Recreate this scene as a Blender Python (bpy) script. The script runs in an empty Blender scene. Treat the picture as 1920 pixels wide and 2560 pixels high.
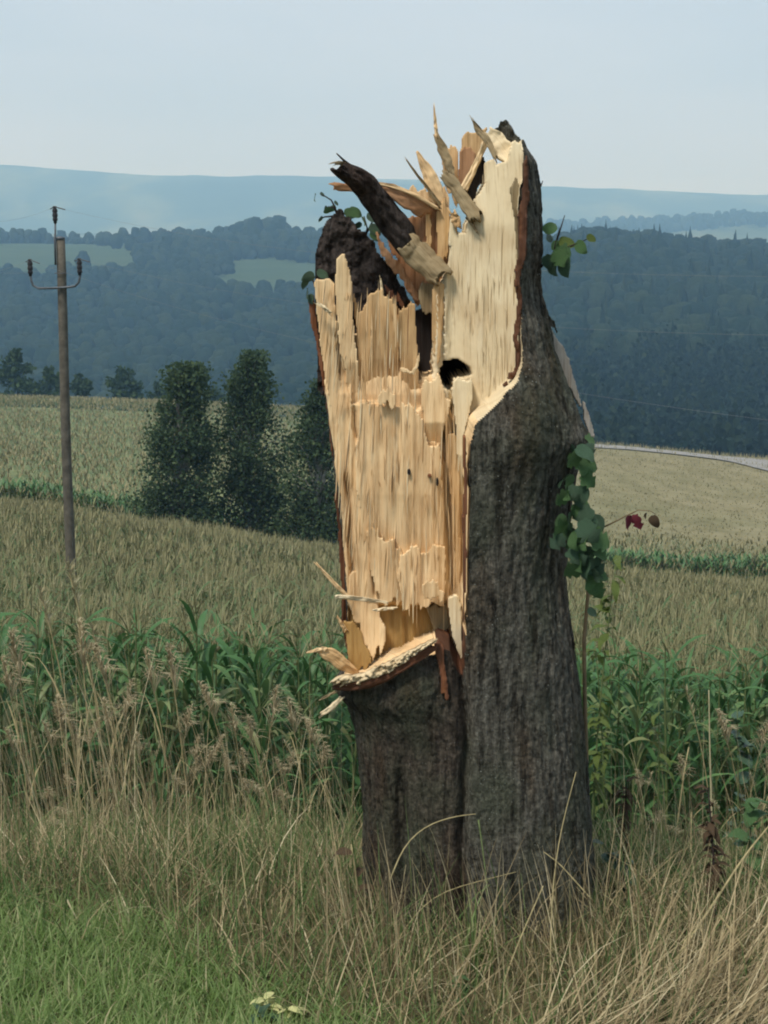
import bpy, math
import numpy as np

# ------------------------------------------------------------------ camera, sky, sun, exposure
scene = bpy.context.scene
COL = scene.collection
EYE = 2.42                      # eye height above the foot of the broken tree
FPX = 4158.0                    # focal length in pixels of the 1920 px wide photograph
PITCH = math.radians(9.82)
cam_data = bpy.data.cameras.new("camera")
cam = bpy.data.objects.new("camera", cam_data)
COL.objects.link(cam)
cam.location = (0, 0, EYE)
cam.rotation_euler = (math.radians(90) - PITCH, 0, 0)
cam_data.sensor_fit = 'HORIZONTAL'
cam_data.sensor_width = 36.0
cam_data.lens = 36.0 * FPX / 1920.0
cam_data.clip_start = 0.05
cam_data.clip_end = 40000
scene.camera = cam

SUN_EL, SUN_AZ = math.radians(60), math.radians(-142)    # azimuth measured from +Y towards +X (view direction is +Y)
world = bpy.data.worlds.new("World")
scene.world = world
world.use_nodes = True
wn, wl = world.node_tree.nodes, world.node_tree.links
wn.clear()
w_out = wn.new("ShaderNodeOutputWorld")
w_bg = wn.new("ShaderNodeBackground")
w_sky = wn.new("ShaderNodeTexSky")
w_sky.sky_type = 'NISHITA'
w_sky.sun_disc = False
w_sky.sun_elevation = SUN_EL
w_sky.sun_rotation = SUN_AZ
w_sky.air_density = 1.2
w_sky.dust_density = 2.0
w_sky.ozone_density = 1.0
w_tc = wn.new("ShaderNodeTexCoord")
w_map = wn.new("ShaderNodeMapping")
w_map.inputs['Scale'].default_value = (1.0, 1.0, 4.0)
w_noise = wn.new("ShaderNodeTexNoise")
w_noise.inputs['Scale'].default_value = 3.0
w_noise.inputs['Detail'].default_value = 4.0
w_ramp = wn.new("ShaderNodeValToRGB")               # thin high cloud veil: pale grey patches
w_ramp.color_ramp.elements[0].position = 0.3
w_ramp.color_ramp.elements[0].color = (0.61, 0.765, 0.91, 1)
w_ramp.color_ramp.elements[1].position = 0.7
w_ramp.color_ramp.elements[1].color = (0.73, 0.85, 0.965, 1)
w_mix = wn.new("ShaderNodeMix")
w_mix.data_type = 'RGBA'
w_mix.inputs[0].default_value = 0.8
wl.new(w_tc.outputs['Generated'], w_map.inputs['Vector'])
wl.new(w_map.outputs['Vector'], w_noise.inputs['Vector'])
wl.new(w_noise.outputs['Fac'], w_ramp.inputs['Fac'])
wl.new(w_sky.outputs['Color'], w_mix.inputs[6])
w_lum = wn.new("ShaderNodeVectorMath")
w_lum.operation = 'SCALE'
w_lum.inputs['Scale'].default_value = 11.8
wl.new(w_ramp.outputs['Color'], w_lum.inputs[0])
wl.new(w_lum.outputs[0], w_mix.inputs[7])
wl.new(w_mix.outputs[2], w_bg.inputs['Color'])
w_bg.inputs['Strength'].default_value = 0.082
wl.new(w_bg.outputs['Background'], w_out.inputs['Surface'])

sun_data = bpy.data.lights.new("sun", 'SUN')
sun_data.energy = 3.7
sun_data.angle = math.radians(12)
sun_data.color = (1.0, 0.95, 0.86)
sun = bpy.data.objects.new("sun", sun_data)
COL.objects.link(sun)
_sd = (math.sin(SUN_AZ) * math.cos(SUN_EL), math.cos(SUN_AZ) * math.cos(SUN_EL), math.sin(SUN_EL))
from mathutils import Vector
sun.rotation_euler = Vector(_sd).to_track_quat('Z', 'Y').to_euler()

scene.view_settings.view_transform = 'Standard'
scene.view_settings.look = 'None'
scene.view_settings.exposure = 0.0
scene.view_settings.gamma = 1.0
scene.view_settings.use_curve_mapping = False
scene.render.engine = 'CYCLES'
scene.cycles.use_denoising = True
scene.cycles.max_bounces = 6
scene.cycles.diffuse_bounces = 3
scene.cycles.glossy_bounces = 2
scene.cycles.transmission_bounces = 3
scene.cycles.transparent_max_bounces = 6
scene.cycles.volume_bounces = 1
scene.cycles.filter_width = 2.0

# ------------------------------------------------------------------ helpers
rng = np.random.default_rng(7)
CP, SP = math.cos(PITCH), math.sin(PITCH)


def unproject(px, py, Y):
    """photo pixel (1920 x 2560) at distance Y along +Y -> world x, z"""
    px, py, Y = np.asarray(px, float), np.asarray(py, float), np.asarray(Y, float)
    a, b = (px - 960) / FPX, (py - 1280) / FPX
    s = Y / (CP - b * SP)
    return a * s, EYE + s * (-SP - b * CP)


def at(px, py, Y):
    x, z = unproject(px, py, Y)
    return np.array([float(x), float(Y), float(z)])


def project(x, y, z):
    zz = z - EYE
    d = y * CP - zz * SP
    v = y * SP + zz * CP
    return 960 + FPX * x / d, 1280 - FPX * v / d


def tpy(py):
    """tangent of the angle below the horizontal for photo row py"""
    b = (np.asarray(py, float) - 1280) / FPX
    return (b + SP / CP) / (1 - b * SP / CP)


_TAB = np.random.default_rng(3).random((8, 256, 256))


def vn(x, y, seed=0):
    """value noise 0..1"""
    x, y = np.broadcast_arrays(np.asarray(x, float), np.asarray(y, float))
    T = _TAB[seed % 8]
    x = x + seed * 17.13
    xi, yi = np.floor(x).astype(int), np.floor(y).astype(int)
    fx, fy = x - xi, y - yi
    fx, fy = fx * fx * (3 - 2 * fx), fy * fy * (3 - 2 * fy)
    a, b = T[xi % 256, yi % 256], T[(xi + 1) % 256, yi % 256]
    c, d = T[xi % 256, (yi + 1) % 256], T[(xi + 1) % 256, (yi + 1) % 256]
    return (a * (1 - fx) + b * fx) * (1 - fy) + (c * (1 - fx) + d * fx) * fy


def fbm(x, y, seed=0, octaves=4):
    s, a, n = 0.0, 1.0, 0.0
    for i in range(octaves):
        s = s + a * vn(np.asarray(x) * 2 ** i, np.asarray(y) * 2 ** i, seed + i)
        n += a
        a *= 0.5
    return s / n


def inside(px, py, poly):
    """vectorised even-odd point in polygon"""
    px, py = np.asarray(px, float), np.asarray(py, float)
    r = np.zeros(px.shape, bool)
    P = list(poly)
    j = len(P) - 1
    for i in range(len(P)):
        xi, yi = P[i]
        xj, yj = P[j]
        if yi != yj:
            c = ((yi > py) != (yj > py)) & (px < (xj - xi) * (py - yi) / (yj - yi) + xi)
            r ^= c
        j = i
    return r


def make_mesh(name, V, F, mats, smooth=True, uv=None, midx=None):
    """V (n,3); F list of int arrays (quads / triangles) or one array"""
    V = np.ascontiguousarray(V, np.float32)
    Fs = [f for f in (F if isinstance(F, (list, tuple)) else [F]) if len(f)]
    me = bpy.data.meshes.new(name)
    me.vertices.add(len(V))
    me.vertices.foreach_set("co", V.ravel())
    loops = np.concatenate([np.asarray(f, np.int32).ravel() for f in Fs])
    tot = np.concatenate([np.full(len(f), f.shape[1], np.int32) for f in Fs])
    start = np.concatenate([[0], np.cumsum(tot)[:-1]]).astype(np.int32)
    me.loops.add(len(loops))
    me.loops.foreach_set("vertex_index", loops)
    me.polygons.add(len(tot))
    me.polygons.foreach_set("loop_start", start)
    me.polygons.foreach_set("loop_total", tot)
    if smooth:
        me.polygons.foreach_set("use_smooth", np.ones(len(tot), bool))
    if midx is not None:
        me.polygons.foreach_set("material_index", np.asarray(midx, np.int32))
    if uv is not None:
        l = me.uv_layers.new(name="UVMap")
        l.data.foreach_set("uv", np.asarray(uv, np.float32)[loops].ravel())
    for m in (mats if isinstance(mats, (list, tuple)) else [mats]):
        me.materials.append(m)
    me.update(calc_edges=True)
    return me


def link(name, data, parent=None, loc=None):
    o = bpy.data.objects.new(name, data)
    COL.objects.link(o)
    if parent is not None:
        o.parent = parent
    if loc is not None:
        o.location = loc
    return o


def tag(o, label=None, cat=None, group=None, kind=None):
    if label:
        o["label"] = label
    if cat:
        o["category"] = cat
    if group:
        o["group"] = group
    if kind:
        o["kind"] = kind
    return o


def piece(name, V, F, mat, parent=None, base=(0, 0, 0), smooth=True, uv=None):
    """one mesh object; V is in world coordinates, base is the world position of the parent"""
    return link(name, make_mesh(name, np.asarray(V) - np.asarray(base), F, mat, smooth, uv), parent)


def tube(pts, rad, n=6, cap=True):
    """tapered tube along points"""
    pts = np.asarray(pts, float)
    rad = np.broadcast_to(np.asarray(rad, float), (len(pts),))
    t = np.gradient(pts, axis=0)
    t /= np.linalg.norm(t, axis=1)[:, None] + 1e-9
    up = np.array([0.31, 0.17, 0.93]) if abs(t[0][2]) < 0.8 else np.array([1.0, 0.1, 0.0])
    a = np.cross(t, up)
    a /= np.linalg.norm(a, axis=1)[:, None] + 1e-9
    b = np.cross(t, a)
    th = np.arange(n) * 2 * math.pi / n
    V = pts[:, None] + rad[:, None, None] * (np.cos(th)[None, :, None] * a[:, None] + np.sin(th)[None, :, None] * b[:, None])
    V = V.reshape(-1, 3)
    F = []
    for i in range(len(pts) - 1):
        for k in range(n):
            F.append((i * n + k, i * n + (k + 1) % n, (i + 1) * n + (k + 1) % n, (i + 1) * n + k))
    F = [np.array(F, int)]
    if cap:
        V = np.vstack([V, pts[0], pts[-1]])
        m = len(pts) * n
        F.append(np.array([(m, (k + 1) % n, k) for k in range(n)] + [(m + 1, m - n + k, m - n + (k + 1) % n) for k in range(n)], int))
    return V, F


class Batch:
    """collects many small shapes into one mesh"""
    def __init__(self):
        self.V, self.Q, self.T, self.n = [], [], [], 0

    def add(self, V, F):
        for f in (F if isinstance(F, (list, tuple)) else [F]):
            if len(f):
                f = np.asarray(f, int)
                (self.Q if f.shape[1] == 4 else self.T).append(f + self.n)
        self.V.append(np.asarray(V, float).reshape(-1, 3))
        self.n += len(self.V[-1])

    def arrays(self):
        F = []
        if self.Q:
            F.append(np.concatenate(self.Q))
        if self.T:
            F.append(np.concatenate(self.T))
        return np.concatenate(self.V), F


def stamp(V, F, pos, scale, rot, zscale=None):
    """many copies of one small mesh: pos (n,3), scale (n), rot (n) about z -> V, [F]"""
    V = np.asarray(V, float)
    n = len(pos)
    c, s = np.cos(rot)[:, None], np.sin(rot)[:, None]
    sc = np.asarray(scale)[:, None]
    zs = sc if zscale is None else np.asarray(zscale)[:, None]
    X = (V[None, :, 0] * c - V[None, :, 1] * s) * sc + pos[:, None, 0]
    Yv = (V[None, :, 0] * s + V[None, :, 1] * c) * sc + pos[:, None, 1]
    Z = V[None, :, 2] * zs + pos[:, None, 2]
    W = np.stack([X, Yv, Z], -1).reshape(-1, 3)
    out = []
    for f in (F if isinstance(F, (list, tuple)) else [F]):
        f = np.asarray(f, int)
        if len(f):
            out.append((f[None] + (np.arange(n) * len(V))[:, None, None]).reshape(-1, f.shape[1]))
    return W, out


def blades(base, L, az, lean, curl, width, seg=4):
    """grass blades / straws as tapering ribbons. all arguments are arrays of n"""
    n = len(base)
    s = np.linspace(0, 1, seg + 1)
    ang = lean[:, None] + curl[:, None] * s[None]                 # angle from vertical along the blade
    ds = (L / seg)[:, None]
    h = np.concatenate([np.zeros((n, 1)), np.cumsum(np.sin(ang[:, :-1]) * ds, 1)], 1)
    z = np.concatenate([np.zeros((n, 1)), np.cumsum(np.cos(ang[:, :-1]) * ds, 1)], 1)
    cx = base[:, 0, None] + h * np.cos(az)[:, None]
    cy = base[:, 1, None] + h * np.sin(az)[:, None]
    cz = base[:, 2, None] + z
    tw = az + rng.uniform(-0.9, 0.9, n) + math.pi / 2
    wv = width[:, None] * (1 - s[None] ** 1.6 * 0.93) * 0.5
    dx, dy = np.cos(tw)[:, None] * wv, np.sin(tw)[:, None] * wv
    A = np.stack([cx - dx, cy - dy, cz], -1)
    B = np.stack([cx + dx, cy + dy, cz], -1)
    V = np.stack([A, B], 2).reshape(-1, 3)                         # n, seg+1, 2
    k = np.arange(seg)
    q = np.stack([2 * k, 2 * k + 1, 2 * k + 3, 2 * k + 2], -1)
    F = (q[None] + (np.arange(n) * 2 * (seg + 1))[:, None, None]).reshape(-1, 4)
    return V, F


# ------------------------------------------------------------------ materials
def _mat(name):
    m = bpy.data.materials.new(name)
    m.use_nodes = True
    nt = m.node_tree
    b = nt.nodes["Principled BSDF"]
    b.inputs["Specular IOR Level"].default_value = 0.2
    return m, nt, b


def _ramp(nt, stops, fac=None):
    r = nt.nodes.new("ShaderNodeValToRGB")
    e = r.color_ramp.elements
    while len(e) < len(stops):
        e.new(0.5)
    for k, (p, c) in enumerate(stops):
        e[k].position = p
        e[k].color = (*c, 1)
    if fac is not None:
        nt.links.new(fac, r.inputs[0])
    return r


def _noise(nt, vec, scale, detail=4, rough=0.55, map_scale=None):
    if map_scale is not None:
        mp = nt.nodes.new("ShaderNodeMapping")
        mp.inputs['Scale'].default_value = map_scale
        nt.links.new(vec, mp.inputs['Vector'])
        vec = mp.outputs['Vector']
    n = nt.nodes.new("ShaderNodeTexNoise")
    n.inputs['Scale'].default_value = scale
    n.inputs['Detail'].default_value = detail
    n.inputs['Roughness'].default_value = rough
    nt.links.new(vec, n.inputs['Vector'])
    return n


def _mixc(nt, a, b, fac, mode='MIX'):
    m = nt.nodes.new("ShaderNodeMix")
    m.data_type = 'RGBA'
    m.blend_type = mode
    for sock, v in ((m.inputs[6], a), (m.inputs[7], b), (m.inputs[0], fac)):
        if isinstance(v, (int, float)):
            sock.default_value = v
        elif isinstance(v, tuple):
            sock.default_value = (*v, 1)
        else:
            nt.links.new(v, sock)
    return m.outputs[2]


def _bump(nt, b, height, dist, strength=1.0):
    bp = nt.nodes.new("ShaderNodeBump")
    bp.inputs['Strength'].default_value = strength
    bp.inputs['Distance'].default_value = dist
    nt.links.new(height, bp.inputs['Height'])
    nt.links.new(bp.outputs['Normal'], b.inputs['Normal'])


def wood_material(name, light, mid, dark, streak=1.0):
    """torn wood: fibres run along the V axis of the UV map (metres)"""
    m, nt, b = _mat(name)
    uv = nt.nodes.new("ShaderNodeUVMap")
    inf = nt.nodes.new("ShaderNodeObjectInfo")
    add = nt.nodes.new("ShaderNodeVectorMath")
    add.operation = 'ADD'
    sc = nt.nodes.new("ShaderNodeMath")
    sc.operation = 'MULTIPLY'
    sc.inputs[1].default_value = 37.0
    nt.links.new(inf.outputs['Random'], sc.inputs[0])
    nt.links.new(uv.outputs['UV'], add.inputs[0])
    nt.links.new(sc.outputs[0], add.inputs[1])
    v = add.outputs[0]
    n1 = _noise(nt, v, 1.0, 5, 0.65, (48, 2.2, 1))
    n2 = _noise(nt, v, 1.0, 4, 0.6, (13, 1.3, 1))
    n3 = _noise(nt, v, 1.0, 6, 0.65, (240, 9.0, 1))
    n4 = _noise(nt, v, 1.0, 3, 0.5, (9, 9, 1))
    c1 = _ramp(nt, [(0.30, dark), (0.44, mid), (0.56, mid), (0.70, light)], n1.outputs['Fac'])
    c2 = _ramp(nt, [(0.28, dark), (0.48, mid), (0.72, light)], n2.outputs['Fac'])
    c = _mixc(nt, c1.outputs[0], c2.outputs[0], 0.5)
    c3 = _ramp(nt, [(0.33, (0.40, 0.29, 0.20)), (0.44, (0.9, 0.87, 0.83)), (0.52, (1, 1, 1)), (0.7, (1.06, 1.05, 1.02))], n3.outputs['Fac'])
    c = _mixc(nt, c, c3.outputs[0], 0.75 * streak, 'MULTIPLY')
    c4 = _ramp(nt, [(0.35, (0.80, 0.74, 0.68)), (0.6, (1, 1, 1))], n4.outputs['Fac'])
    c = _mixc(nt, c, c4.outputs[0], 0.7, 'MULTIPLY')
    nt.links.new(c, b.inputs['Base Color'])
    b.inputs['Roughness'].default_value = 0.8
    mx = _mixc(nt, n1.outputs['Fac'], n3.outputs['Fac'], 0.5)
    _bump(nt, b, mx, 0.005, 0.7)
    return m


def bark_material(name, c0, c1, c2, lichen=(0.22, 0.23, 0.2), lichen_amt=1.0, moss=(0.06, 0.07, 0.045)):
    m, nt, b = _mat(name)
    tc = nt.nodes.new("ShaderNodeTexCoord")
    v = tc.outputs['Object']
    n1 = _noise(nt, v, 1.0, 7, 0.7, (52, 52, 9))
    n2 = _noise(nt, v, 1.0, 5, 0.6, (90, 90, 60))
    n3 = _noise(nt, v, 1.0, 3, 0.5, (5, 5, 3))
    c = _ramp(nt, [(0.34, c0), (0.5, c1), (0.68, c2)], n1.outputs['Fac']).outputs[0]
    cm = _ramp(nt, [(0.42, (1, 1, 1)), (0.62, moss)], n3.outputs['Fac'])
    fm = _ramp(nt, [(0.45, (0, 0, 0)), (0.65, (0.65, 0.65, 0.65))], n3.outputs['Fac'])
    c = _mixc(nt, c, moss, fm.outputs[0])
    tint = _ramp(nt, [(0.34, (0.80, 0.62, 0.50)), (0.48, (1, 1, 1))], _noise(nt, v, 1.0, 3, 0.5, (7, 7, 2)).outputs['Fac'])
    c = _mixc(nt, c, tint.outputs[0], 0.8, 'MULTIPLY')
    fis = _ramp(nt, [(0.36, (0.22, 0.2, 0.18)), (0.45, (1, 1, 1))], _noise(nt, v, 1.0, 4, 0.6, (26, 26, 2.6)).outputs['Fac'])
    c = _mixc(nt, c, fis.outputs[0], 0.8, 'MULTIPLY')
    fine = _ramp(nt, [(0.36, (0.5, 0.5, 0.5)), (0.56, (1.15, 1.15, 1.15))], n2.outputs['Fac'])
    c = _mixc(nt, c, fine.outputs[0], 0.85, 'MULTIPLY')
    vo = nt.nodes.new("ShaderNodeTexVoronoi")
    vo.inputs['Scale'].default_value = 75
    nt.links.new(v, vo.inputs['Vector'])
    sp = nt.nodes.new("ShaderNodeMath")
    sp.operation = 'LESS_THAN'
    sp.inputs[1].default_value = 0.16
    nt.links.new(vo.outputs['Distance'], sp.inputs[0])
    gate = _ramp(nt, [(0.50, (0, 0, 0)), (0.60, (lichen_amt,) * 3)], _noise(nt, v, 30, 3).outputs['Fac'])
    mul = nt.nodes.new("ShaderNodeMath")
    mul.operation = 'MULTIPLY'
    nt.links.new(sp.outputs[0], mul.inputs[0])
    nt.links.new(gate.outputs[0], mul.inputs[1])
    c = _mixc(nt, c, lichen, mul.outputs[0])
    nt.links.new(c, b.inputs['Base Color'])
    b.inputs['Roughness'].default_value = 0.92
    mx = _mixc(nt, n1.outputs['Fac'], n2.outputs['Fac'], 0.45)
    _bump(nt, b, mx, 0.03, 1.0)
    return m


def leaf_material(name, stops, transl=0.3, rough=0.55, spec=0.25, mottle=0.0):
    """leaf tissue: colour per leaf, some light passes through"""
    m, nt, b = _mat(name)
    g = nt.nodes.new("ShaderNodeNewGeometry")
    r = _ramp(nt, stops, g.outputs['Random Per Island'])
    col = r.outputs[0]
    if mottle:
        tc = nt.nodes.new("ShaderNodeTexCoord")
        nz = _noise(nt, tc.outputs['Object'], mottle, 5, 0.65)
        col = _mixc(nt, col, _ramp(nt, [(0.32, (0.55, 0.6, 0.5)), (0.55, (1, 1, 1)), (0.75, (1.25, 1.2, 1.0))], nz.outputs['Fac']).outputs[0], 1.0, 'MULTIPLY')
        _bump(nt, b, nz.outputs['Fac'], 0.25 / mottle, 0.8)
    nt.links.new(col, b.inputs['Base Color'])
    b.inputs['Roughness'].default_value = rough
    b.inputs['Specular IOR Level'].default_value = spec
    t = nt.nodes.new("ShaderNodeBsdfTranslucent")
    nt.links.new(col, t.inputs['Color'])
    mx = nt.nodes.new("ShaderNodeMixShader")
    mx.inputs[0].default_value = transl
    nt.links.new(b.outputs[0], mx.inputs[1])
    nt.links.new(t.outputs[0], mx.inputs[2])
    nt.links.new(mx.outputs[0], nt.nodes["Material Output"].inputs['Surface'])
    return m


def ground_material(name, stops, scale, detail=6, map_scale=None, bump=0.0, stops2=None, scale2=1.0):
    m, nt, b = _mat(name)
    tc = nt.nodes.new("ShaderNodeTexCoord")
    n = _noise(nt, tc.outputs['Object'], scale, detail, 0.62, map_scale)
    c = _ramp(nt, stops, n.outputs['Fac']).outputs[0]
    if stops2:
        n2 = _noise(nt, tc.outputs['Object'], scale2, 4, 0.5)
        c = _mixc(nt, c, _ramp(nt, stops2, n2.outputs['Fac']).outputs[0], 1.0, 'MULTIPLY')
    nt.links.new(c, b.inputs['Base Color'])
    b.inputs['Roughness'].default_value = 0.95
    b.inputs['Specular IOR Level'].default_value = 0.05
    if bump:
        _bump(nt, b, n.outputs['Fac'], bump)
    return m


def plain(name, col, rough=0.8, metal=0.0, var=0.25, scale=30):
    m, nt, b = _mat(name)
    tc = nt.nodes.new("ShaderNodeTexCoord")
    n = _noise(nt, tc.outputs['Object'], scale, 4)
    lo = tuple(c * (1 - var) for c in col)
    hi = tuple(min(1, c * (1 + var)) for c in col)
    nt.links.new(_ramp(nt, [(0.3, lo), (0.7, hi)], n.outputs['Fac']).outputs[0], b.inputs['Base Color'])
    b.inputs['Roughness'].default_value = rough
    b.inputs['Metallic'].default_value = metal
    return m


M = {}
M['wood_pale'] = wood_material("wood_pale", (0.88, 0.72, 0.46), (0.80, 0.575, 0.325), (0.60, 0.385, 0.19), 0.7)
M['wood_cream'] = wood_material("wood_cream", (0.86, 0.77, 0.57), (0.74, 0.62, 0.41), (0.54, 0.41, 0.24), 0.6)
M['wood_tan'] = wood_material("wood_tan", (0.74, 0.53, 0.30), (0.60, 0.40, 0.20), (0.38, 0.22, 0.10))
M['wood_amber'] = wood_material("wood_amber", (0.50, 0.33, 0.13), (0.40, 0.25, 0.09), (0.27, 0.15, 0.05), 0.5)
M['wood_pink'] = wood_material("wood_pink", (0.56, 0.34, 0.20), (0.42, 0.23, 0.12), (0.26, 0.12, 0.06))
M['wood_grey'] = wood_material("wood_grey", (0.36, 0.29, 0.18), (0.27, 0.21, 0.12), (0.14, 0.10, 0.05))
M['wood_silver'] = wood_material("wood_silver", (0.40, 0.385, 0.35), (0.31, 0.295, 0.27), (0.19, 0.18, 0.165))
M['inner_bark'] = wood_material("inner_bark", (0.30, 0.12, 0.05), (0.13, 0.055, 0.03), (0.04, 0.02, 0.014))
M['inner_bark_dark'] = wood_material("inner_bark_dark", (0.20, 0.085, 0.04), (0.085, 0.04, 0.024), (0.03, 0.018, 0.014))
M['hollow'] = wood_material("shaded_hollow_wood", (0.035, 0.028, 0.026), (0.02, 0.017, 0.017), (0.008, 0.007, 0.007))  # near-black colour puts in the shade of hole, slot and knots
M['bark'] = bark_material("bark", (0.021, 0.019, 0.015), (0.094, 0.088, 0.071), (0.18, 0.17, 0.14))
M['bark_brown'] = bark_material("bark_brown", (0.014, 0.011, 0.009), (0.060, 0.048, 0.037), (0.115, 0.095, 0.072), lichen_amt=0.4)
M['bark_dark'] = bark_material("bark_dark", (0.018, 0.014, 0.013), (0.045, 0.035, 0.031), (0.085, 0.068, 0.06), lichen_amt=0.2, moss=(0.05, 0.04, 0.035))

# ------------------------------------------------------------------ the land
PXK = np.array([0, 400, 820, 1480, 1920], float)


def zt(d, pys, off=0.0):
    return [-(float(tpy(p)) * d) - off for p in pys]


CORN_H = 2.05
KN = [  # distance, height relative to the eye at the five photo columns
    (0.0, [-1.72] * 5), (2.5, [-1.86] * 5), (4.5, [-2.33, -2.33, -2.34, -2.36, -2.36]), (5.7, [-2.42, -2.42, -2.42, -2.46, -2.48]),
    (6.6, [-2.60, -2.60, -2.62, -2.66, -2.68]), (9.0, [-3.62, -3.64, -3.68, -3.75, -3.8]), (11.2, [-4.6, -4.62, -4.7, -4.8, -4.88]),
    (12.0, zt(12, [1540, 1548, 1565, 1600, 1620], CORN_H)),
    (30.0, zt(30, [1402, 1432, 1462, 1505, 1525], CORN_H)),
    (60.0, zt(60, [1250, 1308, 1370, 1425, 1455], CORN_H)),
    (75.0, zt(75, [1250, 1308, 1370, 1425, 1455], 3.4)),
    (92.0, zt(92, [1208, 1270, 1325, 1378, 1402], 2.2)),
    (160.0, zt(160, [1085, 1105, 1140, 1225, 1262], 1.6)),
    (250.0, zt(250, [992, 1004, 1022, 1085, 1120], 1.5)),
    (330.0, [-47, -48, -50, -53, -58]),
    (480.0, [-74, -73, -70, -62, -64]),
    (700.0, [-86, -84, -76, -54, -55]),
    (1200.0, [-55, -55, -46, -16, -26]),
    (1650.0, zt(1650, [600, 602, 606, 690, 700], 3)),
    (2400.0, [-92, -92, -92, -88, -80]),
    (3600.0, zt(3600, [578, 590, 596, 572, 548], 4)),
    (4500.0, [-40, -50, -60, -60, -60]),
    (6200.0, zt(6200, [416, 434, 442, 470, 484], 4)),
    (7600.0, [120, 100, 90, 60, 40]),
    (9300.0, [30, 20, 10, 0, 0])]
KD = np.array([k[0] for k in KN])
KZ = np.array([k[1] for k in KN])
_h = np.diff(KD)
_sl = np.diff(KZ, axis=0) / _h[:, None]
KM = np.zeros_like(KZ)                       # monotone cubic slopes
KM[0], KM[-1] = _sl[0], _sl[-1]
for i in range(1, len(KD) - 1):
    same = _sl[i - 1] * _sl[i] > 0
    w1, w2 = 2 * _h[i] + _h[i - 1], _h[i] + 2 * _h[i - 1]
    with np.errstate(divide='ignore', invalid='ignore'):
        hm = (w1 + w2) / (w1 / _sl[i - 1] + w2 / _sl[i])
    KM[i] = np.where(same, hm, 0)


def ground_z(x, y):
    """height of the land (world z)"""
    x, y = np.asarray(x, float), np.asarray(y, float)
    d = np.sqrt(np.maximum(y, 0) ** 2 + np.where(y < 0, y * y + x * x, 0))
    d = np.where(y < 0, d, np.maximum(y, np.abs(x) * 0.7))
    col = np.clip(960 + FPX * 1.0 * x / np.maximum(d * CP + 0.2, 0.3), -700, 2600)
    i = np.clip(np.searchsorted(KD, d, side='right') - 1, 0, len(KD) - 2)
    t = np.clip((d - KD[i]) / _h[i], 0, 1)
    colc = np.clip(col, 0, 1920)
    k = np.clip(np.searchsorted(PXK, colc, side='right') - 1, 0, 3)
    u = (colc - PXK[k]) / (PXK[k + 1] - PXK[k])
    u = u * u * (3 - 2 * u) * 0.5 + u * 0.5

    def ev(c):
        h = _h[i]
        z0, z1, m0, m1 = KZ[i, c], KZ[i + 1, c], KM[i, c], KM[i + 1, c]
        t2, t3 = t * t, t * t * t
        return (2 * t3 - 3 * t2 + 1) * z0 + (t3 - 2 * t2 + t) * h * m0 + (-2 * t3 + 3 * t2) * z1 + (t3 - t2) * h * m1
    z = ev(k) * (1 - u) + ev(k + 1) * u
    z = z + (fbm(x * 0.9, y * 0.9, 1, 3) - 0.5) * 0.07 * (d < 15)
    far = np.clip((d - 400) / 600, 0, 1)
    z = z + far * (fbm(x / 260.0, y / 260.0, 2, 4) - 0.5) * np.clip(d / 120, 0, 26)
    return z + EYE


_a = np.concatenate([np.arange(-180, -40, 5.0), np.arange(-40, -16, 1.0), np.arange(-16, 16, 0.19), np.arange(16, 40, 1.0), np.arange(40, 180.1, 5.0)])
_r = np.concatenate([[0.35], np.geomspace(0.8, 9, 36), np.geomspace(9.3, 95, 70), np.geomspace(97, 420, 46), np.geomspace(428, 9300, 150)])
_A, _R = np.meshgrid(np.radians(_a), _r)
gx = np.sin(_A) * _R
gy = np.cos(_A) * _R
gz = ground_z(gx, gy)
nr, nc = _A.shape
idx = np.arange(nr * nc).reshape(nr, nc)
GQ = np.stack([idx[:-1, :-1], idx[:-1, 1:], idx[1:, 1:], idx[1:, :-1]], -1).reshape(-1, 4)
GV = np.stack([gx, gy, gz], -1).reshape(-1, 3)
cc = GV[GQ].mean(1)
cpx, cpy = project(cc[:, 0], np.maximum(cc[:, 1], 0.5), cc[:, 2])
gd = np.hypot(cc[:, 0], cc[:, 1])


def meadow_at(x, y):
    """open meadows on the wooded hill (True = grass)"""
    px = 960 + FPX * x / (np.maximum(y, 1) * CP)
    wob = 160 * (fbm(x / 70, y / 70, 5, 4) - 0.5)
    px = px + 190 * (fbm(x / 45, y / 60, 2, 4) - 0.5)
    d = y + wob
    m = (px < 360 + 0.4 * wob) & (d > 1330) & (d < 1640)
    m |= (px > 560) & (px < 1000) & (d > 1180) & (d < 1440)
    m |= (px > 330) & (px < 420) & (d > 1500) & (d < 1600)
    return m


def plough_at(x, y):
    return fbm(x / 420, y / 700, 6, 3) > 0.56


M['soil'] = ground_material("bank_soil", [(0.3, (0.035, 0.03, 0.018)), (0.5, (0.08, 0.075, 0.035)), (0.7, (0.13, 0.11, 0.055))], 9, 8, bump=0.02)
M['field_soil'] = ground_material("field_soil", [(0.3, (0.045, 0.042, 0.024)), (0.7, (0.09, 0.08, 0.045))], 4, 6)
M['crop_floor'] = ground_material("crop_floor", [(0.3, (0.12, 0.15, 0.075)), (0.55, (0.18, 0.20, 0.10)), (0.75, (0.23, 0.23, 0.13))], 0.35, 8, (1, 0.45, 1))
M['stubble'] = ground_material("stubble", [(0.3, (0.15, 0.135, 0.07)), (0.55, (0.21, 0.185, 0.105)), (0.75, (0.25, 0.22, 0.135))], 0.3, 9, (1, 0.5, 1),
                               stops2=[(0.35, (0.85, 0.9, 0.85)), (0.6, (1, 1, 1))], scale2=0.03)
M['meadow'] = ground_material("meadow", [(0.3, (0.032, 0.055, 0.028)), (0.7, (0.055, 0.078, 0.04))], 0.02, 7)
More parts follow.
